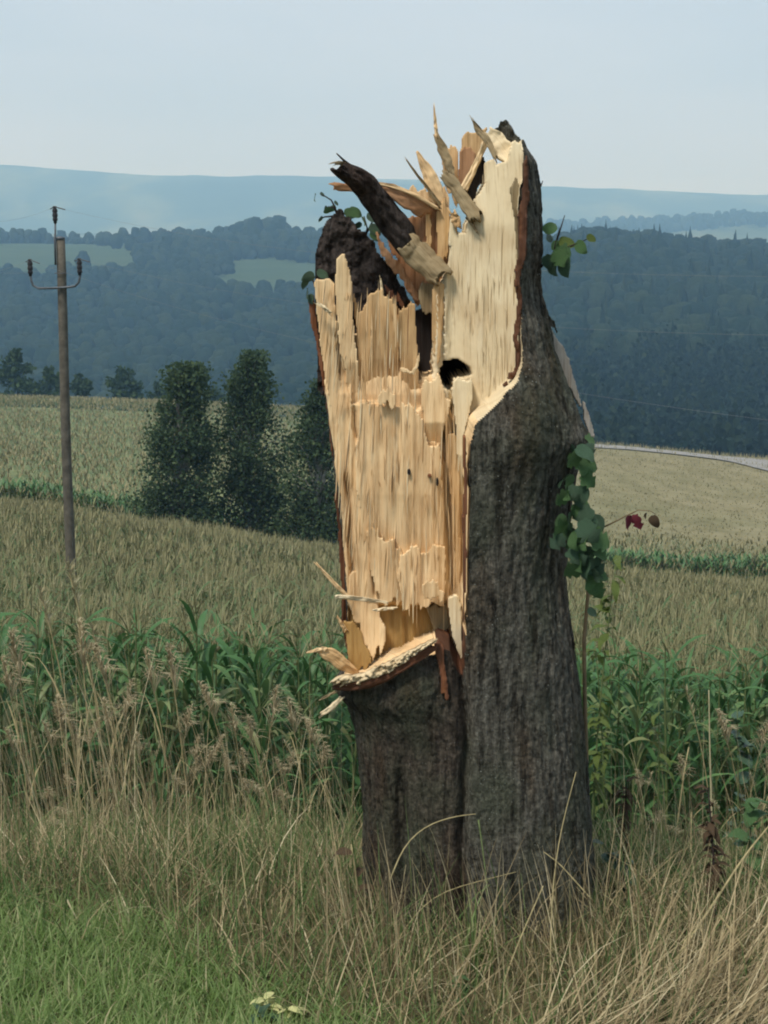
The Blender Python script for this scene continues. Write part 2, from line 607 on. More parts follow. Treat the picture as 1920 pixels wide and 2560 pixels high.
M['wood_floor'] = ground_material("woodland_floor", [(0.3, (0.015, 0.025, 0.012)), (0.7, (0.03, 0.045, 0.02))], 0.05, 6)
M['far_land'] = ground_material("far_land", [(0.36, (0.016, 0.03, 0.016)), (0.50, (0.03, 0.05, 0.025)), (0.58, (0.09, 0.11, 0.05)), (0.66, (0.15, 0.14, 0.08))], 0.0022, 8, (1, 0.35, 1))
gmats = [M['soil'], M['field_soil'], M['crop_floor'], M['stubble'], M['meadow'], M['wood_floor'], M['far_land']]
gm = np.zeros(len(GQ), int)
gm[gd > 11.5] = 1
gm[gd > 91] = 2
gm[(gd > 112) & (cpx > 1150)] = 3
gm[gd > 262] = 4
gm[gd > 300] = 5
mw = meadow_at(cc[:, 0], cc[:, 1]) & (gd > 600)
gm[mw] = 4
gm[gd > 2000] = 6
tag(link("ground", make_mesh("ground", GV, GQ, gmats, True, midx=gm)), kind="structure")

# the gravel field road on the far side of the stubble field
M['road'] = ground_material("gravel_road", [(0.3, (0.19, 0.18, 0.165)), (0.7, (0.29, 0.28, 0.26))], 0.8, 6)
rp = []
for px in np.linspace(1420, 2500, 40):
    pyc = np.interp(px, [1420, 1480, 1650, 1800, 1920, 2500], [1092, 1096, 1114, 1134, 1160, 1280])
    # march along the ray to the land
    ds = np.linspace(120, 260, 400)
    xs, zs = unproject(px, pyc, ds)
    hit = np.argmax(zs < ground_z(xs, ds))
    rp.append((xs[hit], ds[hit] if hit else 240.0))
rp = np.array(rp)
for _ in range(6):
    rp[1:-1] = (rp[:-2] + rp[1:-1] * 2 + rp[2:]) / 4
tn = np.gradient(rp, axis=0)
tn /= np.linalg.norm(tn, axis=1)[:, None]
nrm = np.stack([-tn[:, 1], tn[:, 0]], 1)
W = 5.0
cols = []
for o in np.linspace(-W, W, 5):
    q = rp + nrm * o
    cols.append(np.stack([q[:, 0], q[:, 1], ground_z(q[:, 0], q[:, 1]) + 0.16 + 0.05 * (1 - (o / W) ** 2)], -1))
RV = np.stack(cols, 1)
ii = np.arange(40 * 5).reshape(40, 5)
RF = np.stack([ii[:-1, :-1], ii[1:, :-1], ii[1:, 1:], ii[:-1, 1:]], -1).reshape(-1, 4)
tag(link("field_road", make_mesh("field_road", RV.reshape(-1, 3), RF, M['road'])), kind="structure")

# ------------------------------------------------------------------ haze
hz_top, hz_bot, hz_r = float(gz.max()) + 12, float(gz.min()) - 1.0, 9600.0
hb = np.array([[sx * hz_r, sy * hz_r, z] for z in (hz_bot, hz_top) for sx, sy in ((-1, -1), (1, -1), (1, 1), (-1, 1))], float)
hf = np.array([(3, 2, 1, 0), (4, 5, 6, 7), (0, 1, 5, 4), (1, 2, 6, 5), (2, 3, 7, 6), (3, 0, 4, 7)])
hm_ = bpy.data.materials.new("haze")
hm_.use_nodes = True
hn = hm_.node_tree
hn.nodes.clear()
ho = hn.nodes.new("ShaderNodeOutputMaterial")
hv = hn.nodes.new("ShaderNodeVolumePrincipled")
hv.inputs['Color'].default_value = (0.38, 0.68, 1.0, 1)
hv.inputs['Absorption Color'].default_value = (1, 1, 1, 1)
hv.inputs['Density'].default_value = 2.65e-4
hv.inputs['Anisotropy'].default_value = 0.0
hn.links.new(hv.outputs[0], ho.inputs['Volume'])
tag(link("haze", make_mesh("haze", hb, hf, hm_, False)), kind="stuff")

# ------------------------------------------------------------------ the broken tree
Y0 = 5.7
BASE = (0.33, Y0, 0.0)
tree = link("broken_tree_trunk", None, loc=BASE)
tag(tree, "tall splintered tree stump with torn pale wood and grey bark standing on the grassy bank", "tree stump")

OUT_R = [(290, 1290), (330, 1300), (370, 1313), (405, 1336), (440, 1342), (480, 1350), (545, 1356), (620, 1360), (700, 1352), (740, 1357), (790, 1374),
         (830, 1384), (870, 1392), (960, 1422), (1040, 1450), (1085, 1468), (1110, 1464), (1150, 1445), (1200, 1436), (1250, 1430), (1350, 1420),
         (1430, 1415), (1500, 1420), (1600, 1432), (1700, 1446), (1800, 1458), (1900, 1468), (2000, 1474), (2100, 1480), (2250, 1486), (2500, 1510)]
OUT_L = [(290, 880), (400, 830), (500, 800), (640, 766), (735, 760), (800, 776), (900, 800), (1020, 820), (1120, 832), (1250, 843), (1400, 853), (1560, 864),
         (1650, 868), (1690, 846), (1706, 836), (1722, 846), (1745, 866), (1800, 884), (1900, 896), (2000, 902), (2100, 906), (2250, 908), (2500, 885)]


def lerp(tab, v):
    t = np.array(tab, float)
    return np.interp(v, t[:, 0], t[:, 1])


# region of the torn-open wood, in photo pixels on the plane of the tear
TEAR = [(1302, 372), (1303, 440), (1290, 470), (1284, 520), (1290, 648), (1294, 752), (1290, 900), (1284, 934), (1256, 958), (1232, 992), (1190, 1022), (1172, 1034),
        (1160, 1090), (1158, 1140), (1160, 1273), (1157, 1447), (1152, 1560), (1150, 1645), (1140, 1632), (1120, 1574), (1096, 1566), (1085, 1584), (1040, 1600), (960, 1642), (895, 1676), (850, 1688),
        (810, 1688), (700, 1640), (700, 280), (1302, 280)]
KEEP = [(1212, 390), (1222, 402), (1232, 392), (1243, 412), (1256, 400), (1268, 404), (1276, 372), (1288, 340), (1296, 352), (1303, 345), (1340, 380), (1620, 500), (1620, 2600), (600, 2600), (600, 880), (800, 850), (845, 800), (880, 840), (930, 830), (990, 850),
        (1040, 850), (1046, 960), (1052, 900), (1070, 890), (1088, 800), (1086, 740), (1108, 690), (1124, 650), (1121, 575), (1126, 528), (1138, 545), (1148, 580), (1164, 582), (1166, 556),
        (1188, 530), (1182, 500), (1206, 470), (1214, 452), (1210, 430)]


def fibre(g, py, seed):
    """irregular torn fibre: a few wide plates, occasional proud slivers, fine strands"""
    a = vn(g / 37, py / 500 + seed, 5 + seed) - 0.5
    b = np.clip(vn(g / 12.5, py / 280 + seed, 4 + seed) - 0.55, 0, 1) * 1.5
    c = -np.clip(0.32 - vn(g / 15.3, py / 190 + 3 * seed, 2 + seed), 0, 1) * 2.0
    d = 0.22 * (vn(g / 4.1, py / 120 + seed, 6 + seed) - 0.5)
    return a + b + c + d


def tear_depth(px, py):
    """depth of the torn surface behind the trunk axis plane (metres, + is away from the camera)"""
    left = -0.075 - 0.03 * np.sin(np.clip((px - 800) / 350, 0, 1) * math.pi)
    left = left + np.where(py > 1500, 0.035 * np.clip((py - 1500) / 20, 0, 1), 0)
    # broken layer: proud below its ragged upper edge
    ed = np.interp(px, [880, 900, 960, 985, 1000, 1030, 1058, 1064, 1110], [1012, 1003, 1004, 1014, 1034, 1030, 1020, 1100, 1110]) + 10 * (vn(px / 7, 0.3, 2) - 0.5)
    left = left + np.where((py < ed) & (px > 880) & (px < 1112), 0.03, 0) + 0.035 * np.clip((985 - py) / 60, 0, 1)
    right = np.interp(px, [1050, 1100, 1180, 1260, 1305], [0.10, 0.03, -0.045, -0.11, -0.175])
    right = right + 0.03 * np.clip((560 - py) / 250, 0, 1)
    w = np.clip((px - 1095) / 40, 0, 1) * np.clip((1040 - py) / 60, 0, 1)
    f = left * (1 - w) + right * w
    # cracks along the fibre
    for (x0, y0, x1, y1, wd, dp) in ((1108, 1050, 1132, 1490, 7, 0.05), (1130, 1010, 1142, 1120, 6, 0.05), (884, 1010, 892, 1110, 4, 0.03), (1022, 1180, 1027, 1420, 3, 0.02),
                                      (1072, 1230, 1076, 1400, 3, 0.02), (866, 1180, 882, 1480, 5, 0.05), (930, 1400, 938, 1500, 4, 0.02), (1010, 1525, 1020, 1640, 4, 0.02),
                                      (960, 1420, 968, 1500, 3, 0.015), (1132, 960, 1136, 1060, 6, 0.06)):
        xc = x0 + (x1 - x0) * (py - y0) / (y1 - y0) + 5 * (vn(py / 40, x0, 3) - 0.5)
        on = np.clip((py - y0) / 20, 0, 1) * np.clip((y1 - py) / 20, 0, 1)
        f = f + dp * on * np.exp(-((px - xc) / wd) ** 2)
    # two small knot holes
    for (hx, hy, rx, ry) in ((1022, 1180, 5, 9), (1092, 1203, 4, 12)):
        f = f + 0.05 * np.exp(-(((px - hx) / rx) ** 2 + ((py - hy) / ry) ** 2) ** 2)
    # fibre relief
    g = px + 6 * (vn(px / 90, py / 160, 1) - 0.5) * 3
    rl = fibre(g, py, 0) * (1 - 0.75 * np.clip((px - 1095) / 30, 0, 1) * np.clip((800 - py) / 150, 0, 1))
    f = f - 0.016 * rl
    return f


def hole_depth(px, py):
    h = np.zeros(np.shape(px))
    n = 8 * (vn(px / 9, py / 9, 5) - 0.5)
    hole = inside(px + n, py + n, [(1102, 925), (1112, 908), (1130, 902), (1150, 905), (1162, 915), (1178, 922), (1176, 936), (1160, 945), (1142, 952), (1132, 962), (1130, 985), (1118, 975), (1104, 960), (1098, 942)])
    slot = inside(px + n, py, [(1046, 770), (1062, 770), (1082, 800), (1086, 850), (1080, 905), (1084, 936), (1066, 945), (1056, 935), (1046, 960)])
    return np.where(hole | slot, 0.32, h)


rows = np.arange(2460, 292, -4.0)
NPH = 170
ph = np.linspace(-math.pi / 2, math.pi / 2, NPH)
xl, _z = unproject(lerp(OUT_L, rows), rows, Y0)
xr, zrow = unproject(lerp(OUT_R, rows), rows, Y0)
cx, hw = (xl + xr) / 2, (xr - xl) / 2
hd = np.interp(rows, [300, 700, 1100, 1600, 2000, 2460], [0.30, 0.31, 0.34, 0.35, 0.36, 0.40])
PH, CX = np.meshgrid(ph, cx)
HW, HD, ZR = hw[:, None] + 0 * PH, hd[:, None] + 0 * PH, zrow[:, None] + 0 * PH
ROWS = rows[:, None] + 0 * PH
arc = PH * 0.36


def bark_relief(arc, z, seed):
    warp = 0.035 * (fbm(arc * 12, z * 5, seed + 3, 3) - 0.5)
    rid = np.abs(fbm((arc + warp) * 34, z * 6, seed, 4) - 0.5) * 2
    return 0.012 * (1 - rid) ** 1.5 + 0.03 * (fbm(arc * 6, z * 3, seed + 1, 3) - 0.5) + 0.010 * (fbm(arc * 95, z * 60, seed + 2, 3) - 0.5)


disp = bark_relief(arc, ZR, 0) - 0.012
X = CX + (HW + disp * np.abs(np.sin(PH)) * 0.7) * np.sin(PH)
Yb = -(HD * np.cos(PH) ** 0.8 + disp)
pxb, pyb = project(X, Y0 + Yb, ZR)
# the seam between the two lobes, and the lip that flares forward under the tear
Yb = Yb + np.where(ROWS > 1560, 0.045 * np.exp(-((pxb - (1158 + 0.012 * (ROWS - 1600)) - 26 * (vn(ROWS / 130, 0.5, 3) - 0.5)) / 13) ** 2) * np.clip((ROWS - 1560) / 60, 0, 1) * np.clip((2400 - ROWS) / 300, 0, 1), 0)
Yb = Yb + np.where(ROWS > 1600, 0.03 * np.exp(-((pxb - 1010) / 22) ** 2) * np.clip((ROWS - 1760) / 120, 0, 1), 0)
Yb = Yb - 0.03 * np.exp(-((ROWS - 1660) / 60) ** 2) * np.clip((1110 - pxb) / 60, 0, 1) * np.clip(np.cos(PH) * 3, 0, 1)
Yb = Yb - 0.04 * np.exp(-(((pxb - 1330) / 60) ** 2 + ((ROWS - 1010) / 110) ** 2))
fpx, fpy = project(X, Y0 - 0.08, ZR)
jag = 7 * (vn(fpx / 7, 0.5, 2) - 0.5) + 10 * (vn(fpx / 22, 2.5, 3) - 0.5)
jagx = 7 * (vn(fpy / 61, 1.5, 4) - 0.5) + 3 * (vn(fpy / 23, 1.5, 5) - 0.5)
TD = tear_depth(fpx, fpy)
# depth of bark layer must be exceeded for a tear to show
tear = inside(fpx + jagx, fpy + jag, TEAR) & (Yb < TD - 0.004)
TD = TD + hole_depth(fpx, fpy)
YF = np.where(tear, TD, Yb)
YBK = HD * np.cos(PH) ** 0.8 + bark_relief(arc + 4, ZR, 2) * np.cos(PH)
YF = np.minimum(YF, YBK - 0.02 * np.cos(PH))
kx, ky = project(X, Y0 + np.where(ROWS < 990, YF, -0.08), ZR)
kj = np.where(ky < 620, 14, 2) * (vn(kx / 6, 0.7, 6) - 0.5)
keep = inside(kx, ky + kj, KEEP)


def relax(X, Z, mask, it=3, lam=0.6):
    """take the stair steps out of the border of a region on a lattice"""
    X, Z = X.copy(), Z.copy()
    m = np.pad(mask, 1, mode='edge')
    nb = m[:-2, 1:-1] & m[2:, 1:-1] & m[1:-1, :-2] & m[1:-1, 2:]
    B = mask & ~nb
    Bp = np.pad(B, 1)
    for _ in range(it):
        for A in (X, Z):
            Ap = np.pad(A, 1)
            s, n = np.zeros(A.shape), np.zeros(A.shape)
            for dy in (-1, 0, 1):
                for dx in (-1, 0, 1):
                    if dy or dx:
                        b = Bp[1 + dy:1 + dy + A.shape[0], 1 + dx:1 + dx + A.shape[1]]
                        s += np.where(b, Ap[1 + dy:1 + dy + A.shape[0], 1 + dx:1 + dx + A.shape[1]], 0)
                        n += b
            A[:] = np.where(B & (n > 1), A * (1 - lam) + lam * s / np.maximum(n, 1), A)
    return X, Z


def lattice_solid(X, YFr, YBk, Z, keep, wood, base, it=2, lam=0.5):
    """closed solid between a front and a back sheet that share one lattice -> (V, bark faces, wood faces)"""
    nr, nc = X.shape
    I = np.arange(nr * nc).reshape(nr, nc)
    ck = keep[:-1, :-1] & keep[1:, :-1] & keep[1:, 1:] & keep[:-1, 1:]
    q = np.stack([I[:-1, :-1], I[:-1, 1:], I[1:, 1:], I[1:, :-1]], -1)
    wq = wood[:-1, :-1] | wood[1:, :-1] | wood[1:, 1:] | wood[:-1, 1:]
    N = nr * nc
    cv = np.zeros((nr, nc), bool)
    for a_, b_ in ((0, 0), (0, 1), (1, 0), (1, 1)):
        cv[a_:nr - 1 + a_, b_:nc - 1 + b_] |= ck
    X, Z = relax(X, Z, cv, it, lam)
    Xf, Zf = X, Z
    if wood.any():
        Xf, Zf = relax(Xf, Zf, wood & cv)
        Xf, Zf = relax(Xf, Zf, ~wood & cv)
    V = np.concatenate([np.stack([Xf, YFr, Zf], -1).reshape(-1, 3), np.stack([X, YBk, Z], -1).reshape(-1, 3)])
    fr_b, fr_w = q[ck & ~wq], q[ck & wq]
    bk = q[ck][:, ::-1] + N
    pad = np.pad(ck, 1)
    wall = []
    for (dy, dx, a, b) in ((-1, 0, (0, 0), (0, 1)), (0, 1, (0, 1), (1, 1)), (1, 0, (1, 1), (1, 0)), (0, -1, (1, 0), (0, 0))):
        nb = pad[1 + dy:nr + dy, 1 + dx:nc + dx]
        e = ck & ~nb
        r, c = np.nonzero(e)
        p, s = I[r + a[0], c + a[1]], I[r + b[0], c + b[1]]
        wall.append(np.stack([s, p, p + N, s + N], -1))
    return V, fr_b, fr_w, bk, np.concatenate(wall)


def compact(V, F, uv=None):
    u, inv = np.unique(F.ravel(), return_inverse=True)
    return V[u], inv.reshape(F.shape), (None if uv is None else uv[u])


V, fb, fw, bk, wall = lattice_solid(X, Y0 + YF, Y0 + YBK, ZR, keep, tear, BASE)
UVt = np.concatenate([np.stack([X + 0.4 * YF, ZR], -1).reshape(-1, 2), np.stack([X, ZR], -1).reshape(-1, 2)])
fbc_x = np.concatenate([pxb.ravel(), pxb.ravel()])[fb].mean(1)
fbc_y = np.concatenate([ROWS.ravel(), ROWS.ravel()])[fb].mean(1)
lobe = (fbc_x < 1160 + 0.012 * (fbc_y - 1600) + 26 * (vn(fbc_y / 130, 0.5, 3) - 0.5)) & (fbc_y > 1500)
vb, f2, _ = compact(V, np.concatenate([fb[~lobe], bk]))
piece("bark", vb, f2, M['bark'], tree, BASE)
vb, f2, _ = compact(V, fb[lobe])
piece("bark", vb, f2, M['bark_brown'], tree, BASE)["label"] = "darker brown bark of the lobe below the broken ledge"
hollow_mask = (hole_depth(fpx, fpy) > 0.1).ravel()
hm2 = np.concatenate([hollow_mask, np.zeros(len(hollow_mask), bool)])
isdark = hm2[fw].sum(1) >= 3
right_face = (fpx.ravel() > 1084) & (fpy.ravel() < 1030)
rf2 = np.concatenate([right_face, right_face])
is_r = rf2[fw].sum(1) >= 2
wl_r = rf2[wall].sum(1) >= 2
amb = (fpy.ravel() > 1512) & (fpx.ravel() < 1100) & (tear.ravel())
am2 = np.concatenate([amb, amb])
is_a = (am2[fw].sum(1) == 4) & ~isdark
# the ledge of broken end grain: cells that jump from the tear to the bark below it
yy = V[:, 1]
jump = (yy[fw].max(1) - yy[fw].min(1)) > 0.06
tw_ = np.concatenate([tear.ravel(), tear.ravel()])
low = (np.concatenate([fpy.ravel(), fpy.ravel()])[fw].mean(1) > 1540)
is_l = jump & low & ~isdark & (tw_[fw].sum(1) < 4)
is_a &= ~is_l
fx2 = np.concatenate([fpx.ravel(), fpx.ravel()])[fw].mean(1)
is_n = is_l & (fx2 > 1086)
is_l &= ~is_n
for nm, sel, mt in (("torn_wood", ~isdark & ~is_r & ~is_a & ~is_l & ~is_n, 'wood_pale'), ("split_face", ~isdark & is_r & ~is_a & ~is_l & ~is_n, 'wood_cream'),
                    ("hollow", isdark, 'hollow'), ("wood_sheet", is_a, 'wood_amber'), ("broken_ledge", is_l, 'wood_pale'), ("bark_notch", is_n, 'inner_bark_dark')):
    F = fw[sel]
    if nm == "split_face":
        F = np.concatenate([F, wall[wl_r]])
    if nm == "torn_wood":
        F = np.concatenate([F, wall[~wl_r]])
    if len(F):
        v3, f3, u3 = compact(V, F, UVt)
        piece(nm, v3, f3, M[mt], tree, BASE, uv=u3)


def sheet(name, poly, yo, thick, mat, step=2.5, jag=12, jw=6, relief=0.008, slope=(0, 0), arch=0.0, seed=0, rough=0.0, sidejag=4, label=None, sink=0.0):
    step = 1.5 if name == 'knot_hole' else 3.0 if (max(p[1] for p in poly) - min(p[1] for p in poly)) > 180 else 2.5
    """a torn slab of wood or bark: outline in photo pixels on the plane Y0+yo, with fibre relief and ragged ends"""
    P = np.array(poly, float)
    x0, y0 = P.min(0) - 12
    x1, y1 = P.max(0) + 12
    gx_, gy_ = np.meshgrid(np.arange(x0, x1 + step, step), np.arange(y1, y0 - step, -step))
    jag = jag * 1.45
    j = jag * (1.9 * vn(gx_ / jw, 0.4 + seed, 2 + seed) ** 2.5 - 0.5) + jag * 0.8 * (vn(gx_ / (jw * 3.1), 0.7 + seed, 3 + seed) - 0.5)
    jx = sidejag * ((vn(gy_ / 70, 1.1 + seed + gx_ / 60, 4 + seed) - 0.5) * 2 + (vn(gy_ / 17, 1.1 + seed + gx_ / 30, 5 + seed) - 0.5) * 0.8)
    k = inside(gx_ + jx, gy_ + j, poly)
    cxm, cym = P.mean(0)
    wpx = (P[:, 0].max() - P[:, 0].min()) / 2
    dep = yo + slope[0] * (gx_ - cxm) / 100 + slope[1] * (gy_ - cym) / 100 - arch * (1 - np.clip((gx_ - cxm) / wpx, -1, 1) ** 2)
    if sink:
        dep = dep + sink * np.clip((gy_ - (P[:, 1].max() - 0.45 * (P[:, 1].max() - P[:, 1].min()))) / (0.45 * (P[:, 1].max() - P[:, 1].min())), 0, 1)
    xx, zz = unproject(gx_, gy_, Y0 + dep)
    r = relief * 1.3 * fibre(gx_ + 3 * seed, gy_, seed)
    if rough:
        r = r + rough * (fbm(gx_ / 26, gy_ / 34, seed + 1, 4) - 0.5) * 2
    yf = Y0 + dep - r
    yb = Y0 + dep + thick
    V, f1, _f, b1, w1 = lattice_solid(xx, yf, yb, zz, k, np.zeros(k.shape, bool), BASE, 1, 0.4)
    uv = np.concatenate([np.stack([xx, zz], -1).reshape(-1, 2)] * 2)
    v3, f3, u3 = compact(V, np.concatenate([f1, b1, w1]), uv)
    o = piece(name, v3, f3, M[mat], tree, BASE, uv=u3)
    if label:
        o["label"] = label
    return o


def strip(name, pts, widths, deps, thick, mat, nseg=26, nac=9, arch=0.0, twist=0.0, rough=0.004, endjag=(0.02, 0.02), seed=0, chunk=0.0, parent=None, base=None, label=None):
    """a splinter, plank or curved slab along a centre line given in photo pixels with a depth for each point"""
    pts, widths, deps = np.array(pts, float), np.array(widths, float), np.array(deps, float)
    s = np.concatenate([[0], np.cumsum(np.hypot(*np.diff(pts, axis=0).T))])
    t = np.linspace(0, s[-1], nseg + 1)
    cxp, cyp = np.interp(t, s, pts[:, 0]), np.interp(t, s, pts[:, 1])
    if len(pts) > 2:
        for _ in range(4):
            cxp[1:-1] = (cxp[:-2] + 2 * cxp[1:-1] + cxp[2:]) / 4
            cyp[1:-1] = (cyp[:-2] + 2 * cyp[1:-1] + cyp[2:]) / 4
    wd, dp = np.interp(t, s, widths), np.interp(t, s, deps)
    x, z = unproject(cxp, cyp, Y0 + dp)
    c = np.stack([x, Y0 + dp, z], -1)
    wm = wd * (Y0 / FPX) * 0.5
    tg = np.gradient(c, axis=0)
    tg /= np.linalg.norm(tg, axis=1)[:, None]
    nv = np.cross(tg, np.array([0, 1.0, 0]))
    nv /= np.linalg.norm(nv, axis=1)[:, None]
    fwd = np.cross(nv, tg)
    fwd *= np.sign(fwd[:, 1:2])
    a = np.linspace(-1, 1, nac)
    tw = twist * np.linspace(-1, 1, nseg + 1)
    side = nv * np.cos(tw)[:, None] + fwd * np.sin(tw)[:, None]
    nrm_ = fwd * np.cos(tw)[:, None] - nv * np.sin(tw)[:, None]
    ux, tt = np.meshgrid(a, t / s[-1])
    wob = 1 + 0.16 * (vn(tt * 9, np.sign(ux) + seed, 3) - 0.5) * 2
    nz = rough * (vn(ux * 3 + seed, tt * 6, 5) - 0.5) * 2 + rough * 0.8 * (vn(ux * 7, tt * 14 + seed, 6) - 0.5) * 2
    if chunk:
        nz = nz + chunk * (vn(ux * 2.2 + seed, tt * 34, 3) - 0.5) * 2 + chunk * 0.6 * (vn(ux * 4 + seed, tt * 80, 4) - 0.5) * 2
        wob = wob + 0.5 * (vn(np.sign(ux) + seed, tt * 38, 5) - 0.5)
    ej = (vn(ux * 4 + seed, 0.2, 2) - 0.5) * 2
    front = c[:, None] + side[:, None] * (ux * wob * wm[:, None])[..., None] - nrm_[:, None] * ((arch * (1 - ux ** 2)) + nz + thick * 0.5)[..., None]
    back = c[:, None] + side[:, None] * (ux * wob * wm[:, None] * 0.97)[..., None] - nrm_[:, None] * ((arch * (1 - ux ** 2)) - thick * 0.5)[..., None]
    for S in (front, back):
        S[0] -= tg[0] * (ej[0] * endjag[0])[:, None]
        S[-1] += tg[-1] * (ej[-1] * endjag[1])[:, None]
    nr, nc = nseg + 1, nac
    I = np.arange(nr * nc).reshape(nr, nc)
    q = np.stack([I[:-1, :-1], I[:-1, 1:], I[1:, 1:], I[1:, :-1]], -1).reshape(-1, 4)
    N = nr * nc
    F = [q, q[:, ::-1] + N]
    for e in (I[0], I[:, -1], I[-1][::-1], I[:, 0][::-1]):
        F.append(np.stack([e[1:], e[:-1], e[:-1] + N, e[1:] + N], -1))
    uv = np.stack([ux * wm[:, None], tt * s[-1] * Y0 / FPX], -1).reshape(-1, 2)
    o = piece(name, np.concatenate([front.reshape(-1, 3), back.reshape(-1, 3)]), np.concatenate(F), M[mat], parent or tree, BASE if base is None else base, uv=np.concatenate([uv, uv]))
    if label:
        o["label"] = label
    return o


# --- standing slats of the front left wall (ragged tops)
sheet("wood_slat", [(785, 700), (790, 690), (812, 692), (832, 700), (836, 760), (846, 900), (862, 1010), (880, 1120), (884, 1260), (878, 1330), (862, 1320), (850, 1200), (832, 1060), (812, 930), (795, 810)], -0.085, 0.05, 'wood_pale', seed=1, sink=0.05)
sheet("wood_slat", [(838, 640), (850, 632), (861, 655), (876, 668), (880, 720), (887, 800), (897, 900), (902, 985), (912, 1060), (904, 1130), (892, 1090), (872, 1000), (852, 880), (842, 760)], -0.095, 0.045, 'wood_pale', seed=2, jag=22, slope=(0.02, 0), sink=0.05)
sheet("wood_slat", [(880, 740), (894, 760), (907, 764), (914, 745), (930, 729), (945, 724), (962, 728), (980, 742), (994, 757), (998, 800), (998, 1030), (985, 1040), (900, 1020), (892, 900)], -0.065, 0.055, 'wood_tan', seed=3, jag=20, sink=0.03)
sheet("wood_slat", [(996, 784), (1010, 765), (1022, 757), (1041, 757), (1044, 860), (1048, 1010), (1040, 1060), (1005, 1050), (996, 900)], -0.07, 0.05, 'wood_tan', seed=4, jag=20, sink=0.03)
sheet("wood_slat", [(1050, 965), (1058, 938), (1066, 930), (1076, 944), (1086, 936), (1096, 938), (1108, 962), (1122, 985), (1128, 1000), (1112, 1060), (1108, 1150), (1066, 1160), (1056, 1060)], -0.11, 0.05, 'wood_pale', seed=5, jag=18, sink=0.06)
sheet("wood_slat", [(1130, 962), (1150, 955), (1166, 945), (1180, 940), (1184, 985), (1176, 1030), (1162, 1090), (1160, 1250), (1150, 1300), (1144, 1150), (1138, 1050)], -0.11, 0.05, 'wood_cream', seed=6, jag=12, sink=0.05)
sheet("wood_slat", [(1116, 1080), (1138, 1074), (1148, 1100), (1152, 1260), (1156, 1400), (1150, 1500), (1136, 1480), (1134, 1300), (1120, 1180)], -0.095, 0.03, 'wood_tan', seed=7, sink=0.03)
# lower face: overlapping torn layers
sheet("wood_layer", [(900, 1010), (960, 1006), (1050, 1022), (1066, 1100), (1100, 1110), (1108, 1240), (1112, 1400), (1064, 1425), (1000, 1410), (950, 1400), (902, 1360), (890, 1200)], -0.112, 0.03, 'wood_pale', seed=8, jag=14, jw=9, relief=0.010, arch=0.012, sink=0.02)
sheet("wood_layer", [(868, 1436), (880, 1424), (905, 1404), (922, 1400), (930, 1440), (938, 1512), (966, 1560), (962, 1600), (948, 1640), (930, 1660), (905, 1600), (880, 1540), (868, 1490)], -0.10, 0.02, 'wood_pale', seed=9, jag=14, slope=(0.0, -0.01))
sheet("wood_layer", [(916, 1330), (936, 1322), (1000, 1362), (1012, 1420), (1018, 1500), (990, 1512), (958, 1508), (934, 1490), (922, 1420)], -0.126, 0.03, 'wood_pale', seed=10, jag=22, relief=0.010)
sheet("wood_layer", [(1000, 1380), (1030, 1360), (1064, 1375), (1112, 1352), (1116, 1440), (1112, 1506), (1070, 1512), (1012, 1518), (992, 1440)], -0.130, 0.03, 'wood_pale', seed=11, jag=20, relief=0.010)
sheet("wood_layer", [(1118, 1500), (1130, 1490), (1142, 1480), (1153, 1500), (1157, 1600), (1158, 1652), (1148, 1635), (1132, 1585), (1122, 1545)], -0.20, 0.03, 'wood_cream', seed=12, jag=8)
sheet("wood_layer", [(1066, 1512), (1112, 1508), (1128, 1560), (1116, 1584), (1088, 1592), (1080, 1560)], -0.09, 0.02, 'wood_grey', seed=13, jag=8)
sheet("wood_layer", [(858, 1552), (885, 1548), (902, 1580), (930, 1655), (920, 1672), (888, 1682), (868, 1640)], -0.115, 0.02, 'wood_amber', seed=14, jag=8)
sheet("wood_chip", [(940, 985), (952, 968), (960, 975), (972, 964), (988, 972), (990, 1000), (980, 1014), (946, 1010)], -0.15, 0.015, 'wood_pale', seed=15, jag=16, jw=5)
sheet("wood_chip", [(1030, 925), (1040, 905), (1048, 870), (1052, 880), (1046, 920), (1036, 935), (1005, 930), (996, 922), (1008, 915)], -0.12, 0.012, 'wood_pale', seed=16, jag=6)
sheet("wood_chip", [(1052, 1460), (1080, 1448), (1112, 1470), (1108, 1496), (1060, 1502)], -0.18, 0.012, 'wood_pale', seed=18, jag=14)
# --- reddish inner bark along the edges
sheet("inner_bark", [(764, 740), (782, 745), (800, 860), (826, 1010), (842, 1160), (854, 1300), (866, 1450), (874, 1560), (880, 1640), (870, 1650), (856, 1560), (846, 1380), (834, 1180), (818, 1040), (796, 900), (776, 810)], -0.055, 0.03, 'inner_bark', seed=19, relief=0.012)
sheet("inner_bark", [(1304, 400), (1316, 395), (1320, 520), (1315, 620), (1306, 700), (1304, 800), (1299, 900), (1296, 945), (1268, 970), (1258, 965), (1286, 930), (1290, 800), (1294, 650), (1296, 520), (1300, 470)], -0.235, 0.05, 'inner_bark_dark', seed=20, relief=0.02, slope=(-0.05, 0), sidejag=7, rough=0.012)
sheet("inner_bark", [(1158, 1085), (1166, 1085), (1168, 1250), (1166, 1420), (1162, 1560), (1156, 1560), (1156, 1300)], -0.355, 0.06, 'inner_bark', seed=21, sidejag=3)
sheet("inner_bark", [(1082, 1604), (1098, 1598), (1108, 1622), (1116, 1680), (1124, 1742), (1104, 1746), (1098, 1680), (1090, 1630)], -0.365, 0.05, 'inner_bark', seed=22, rough=0.006)
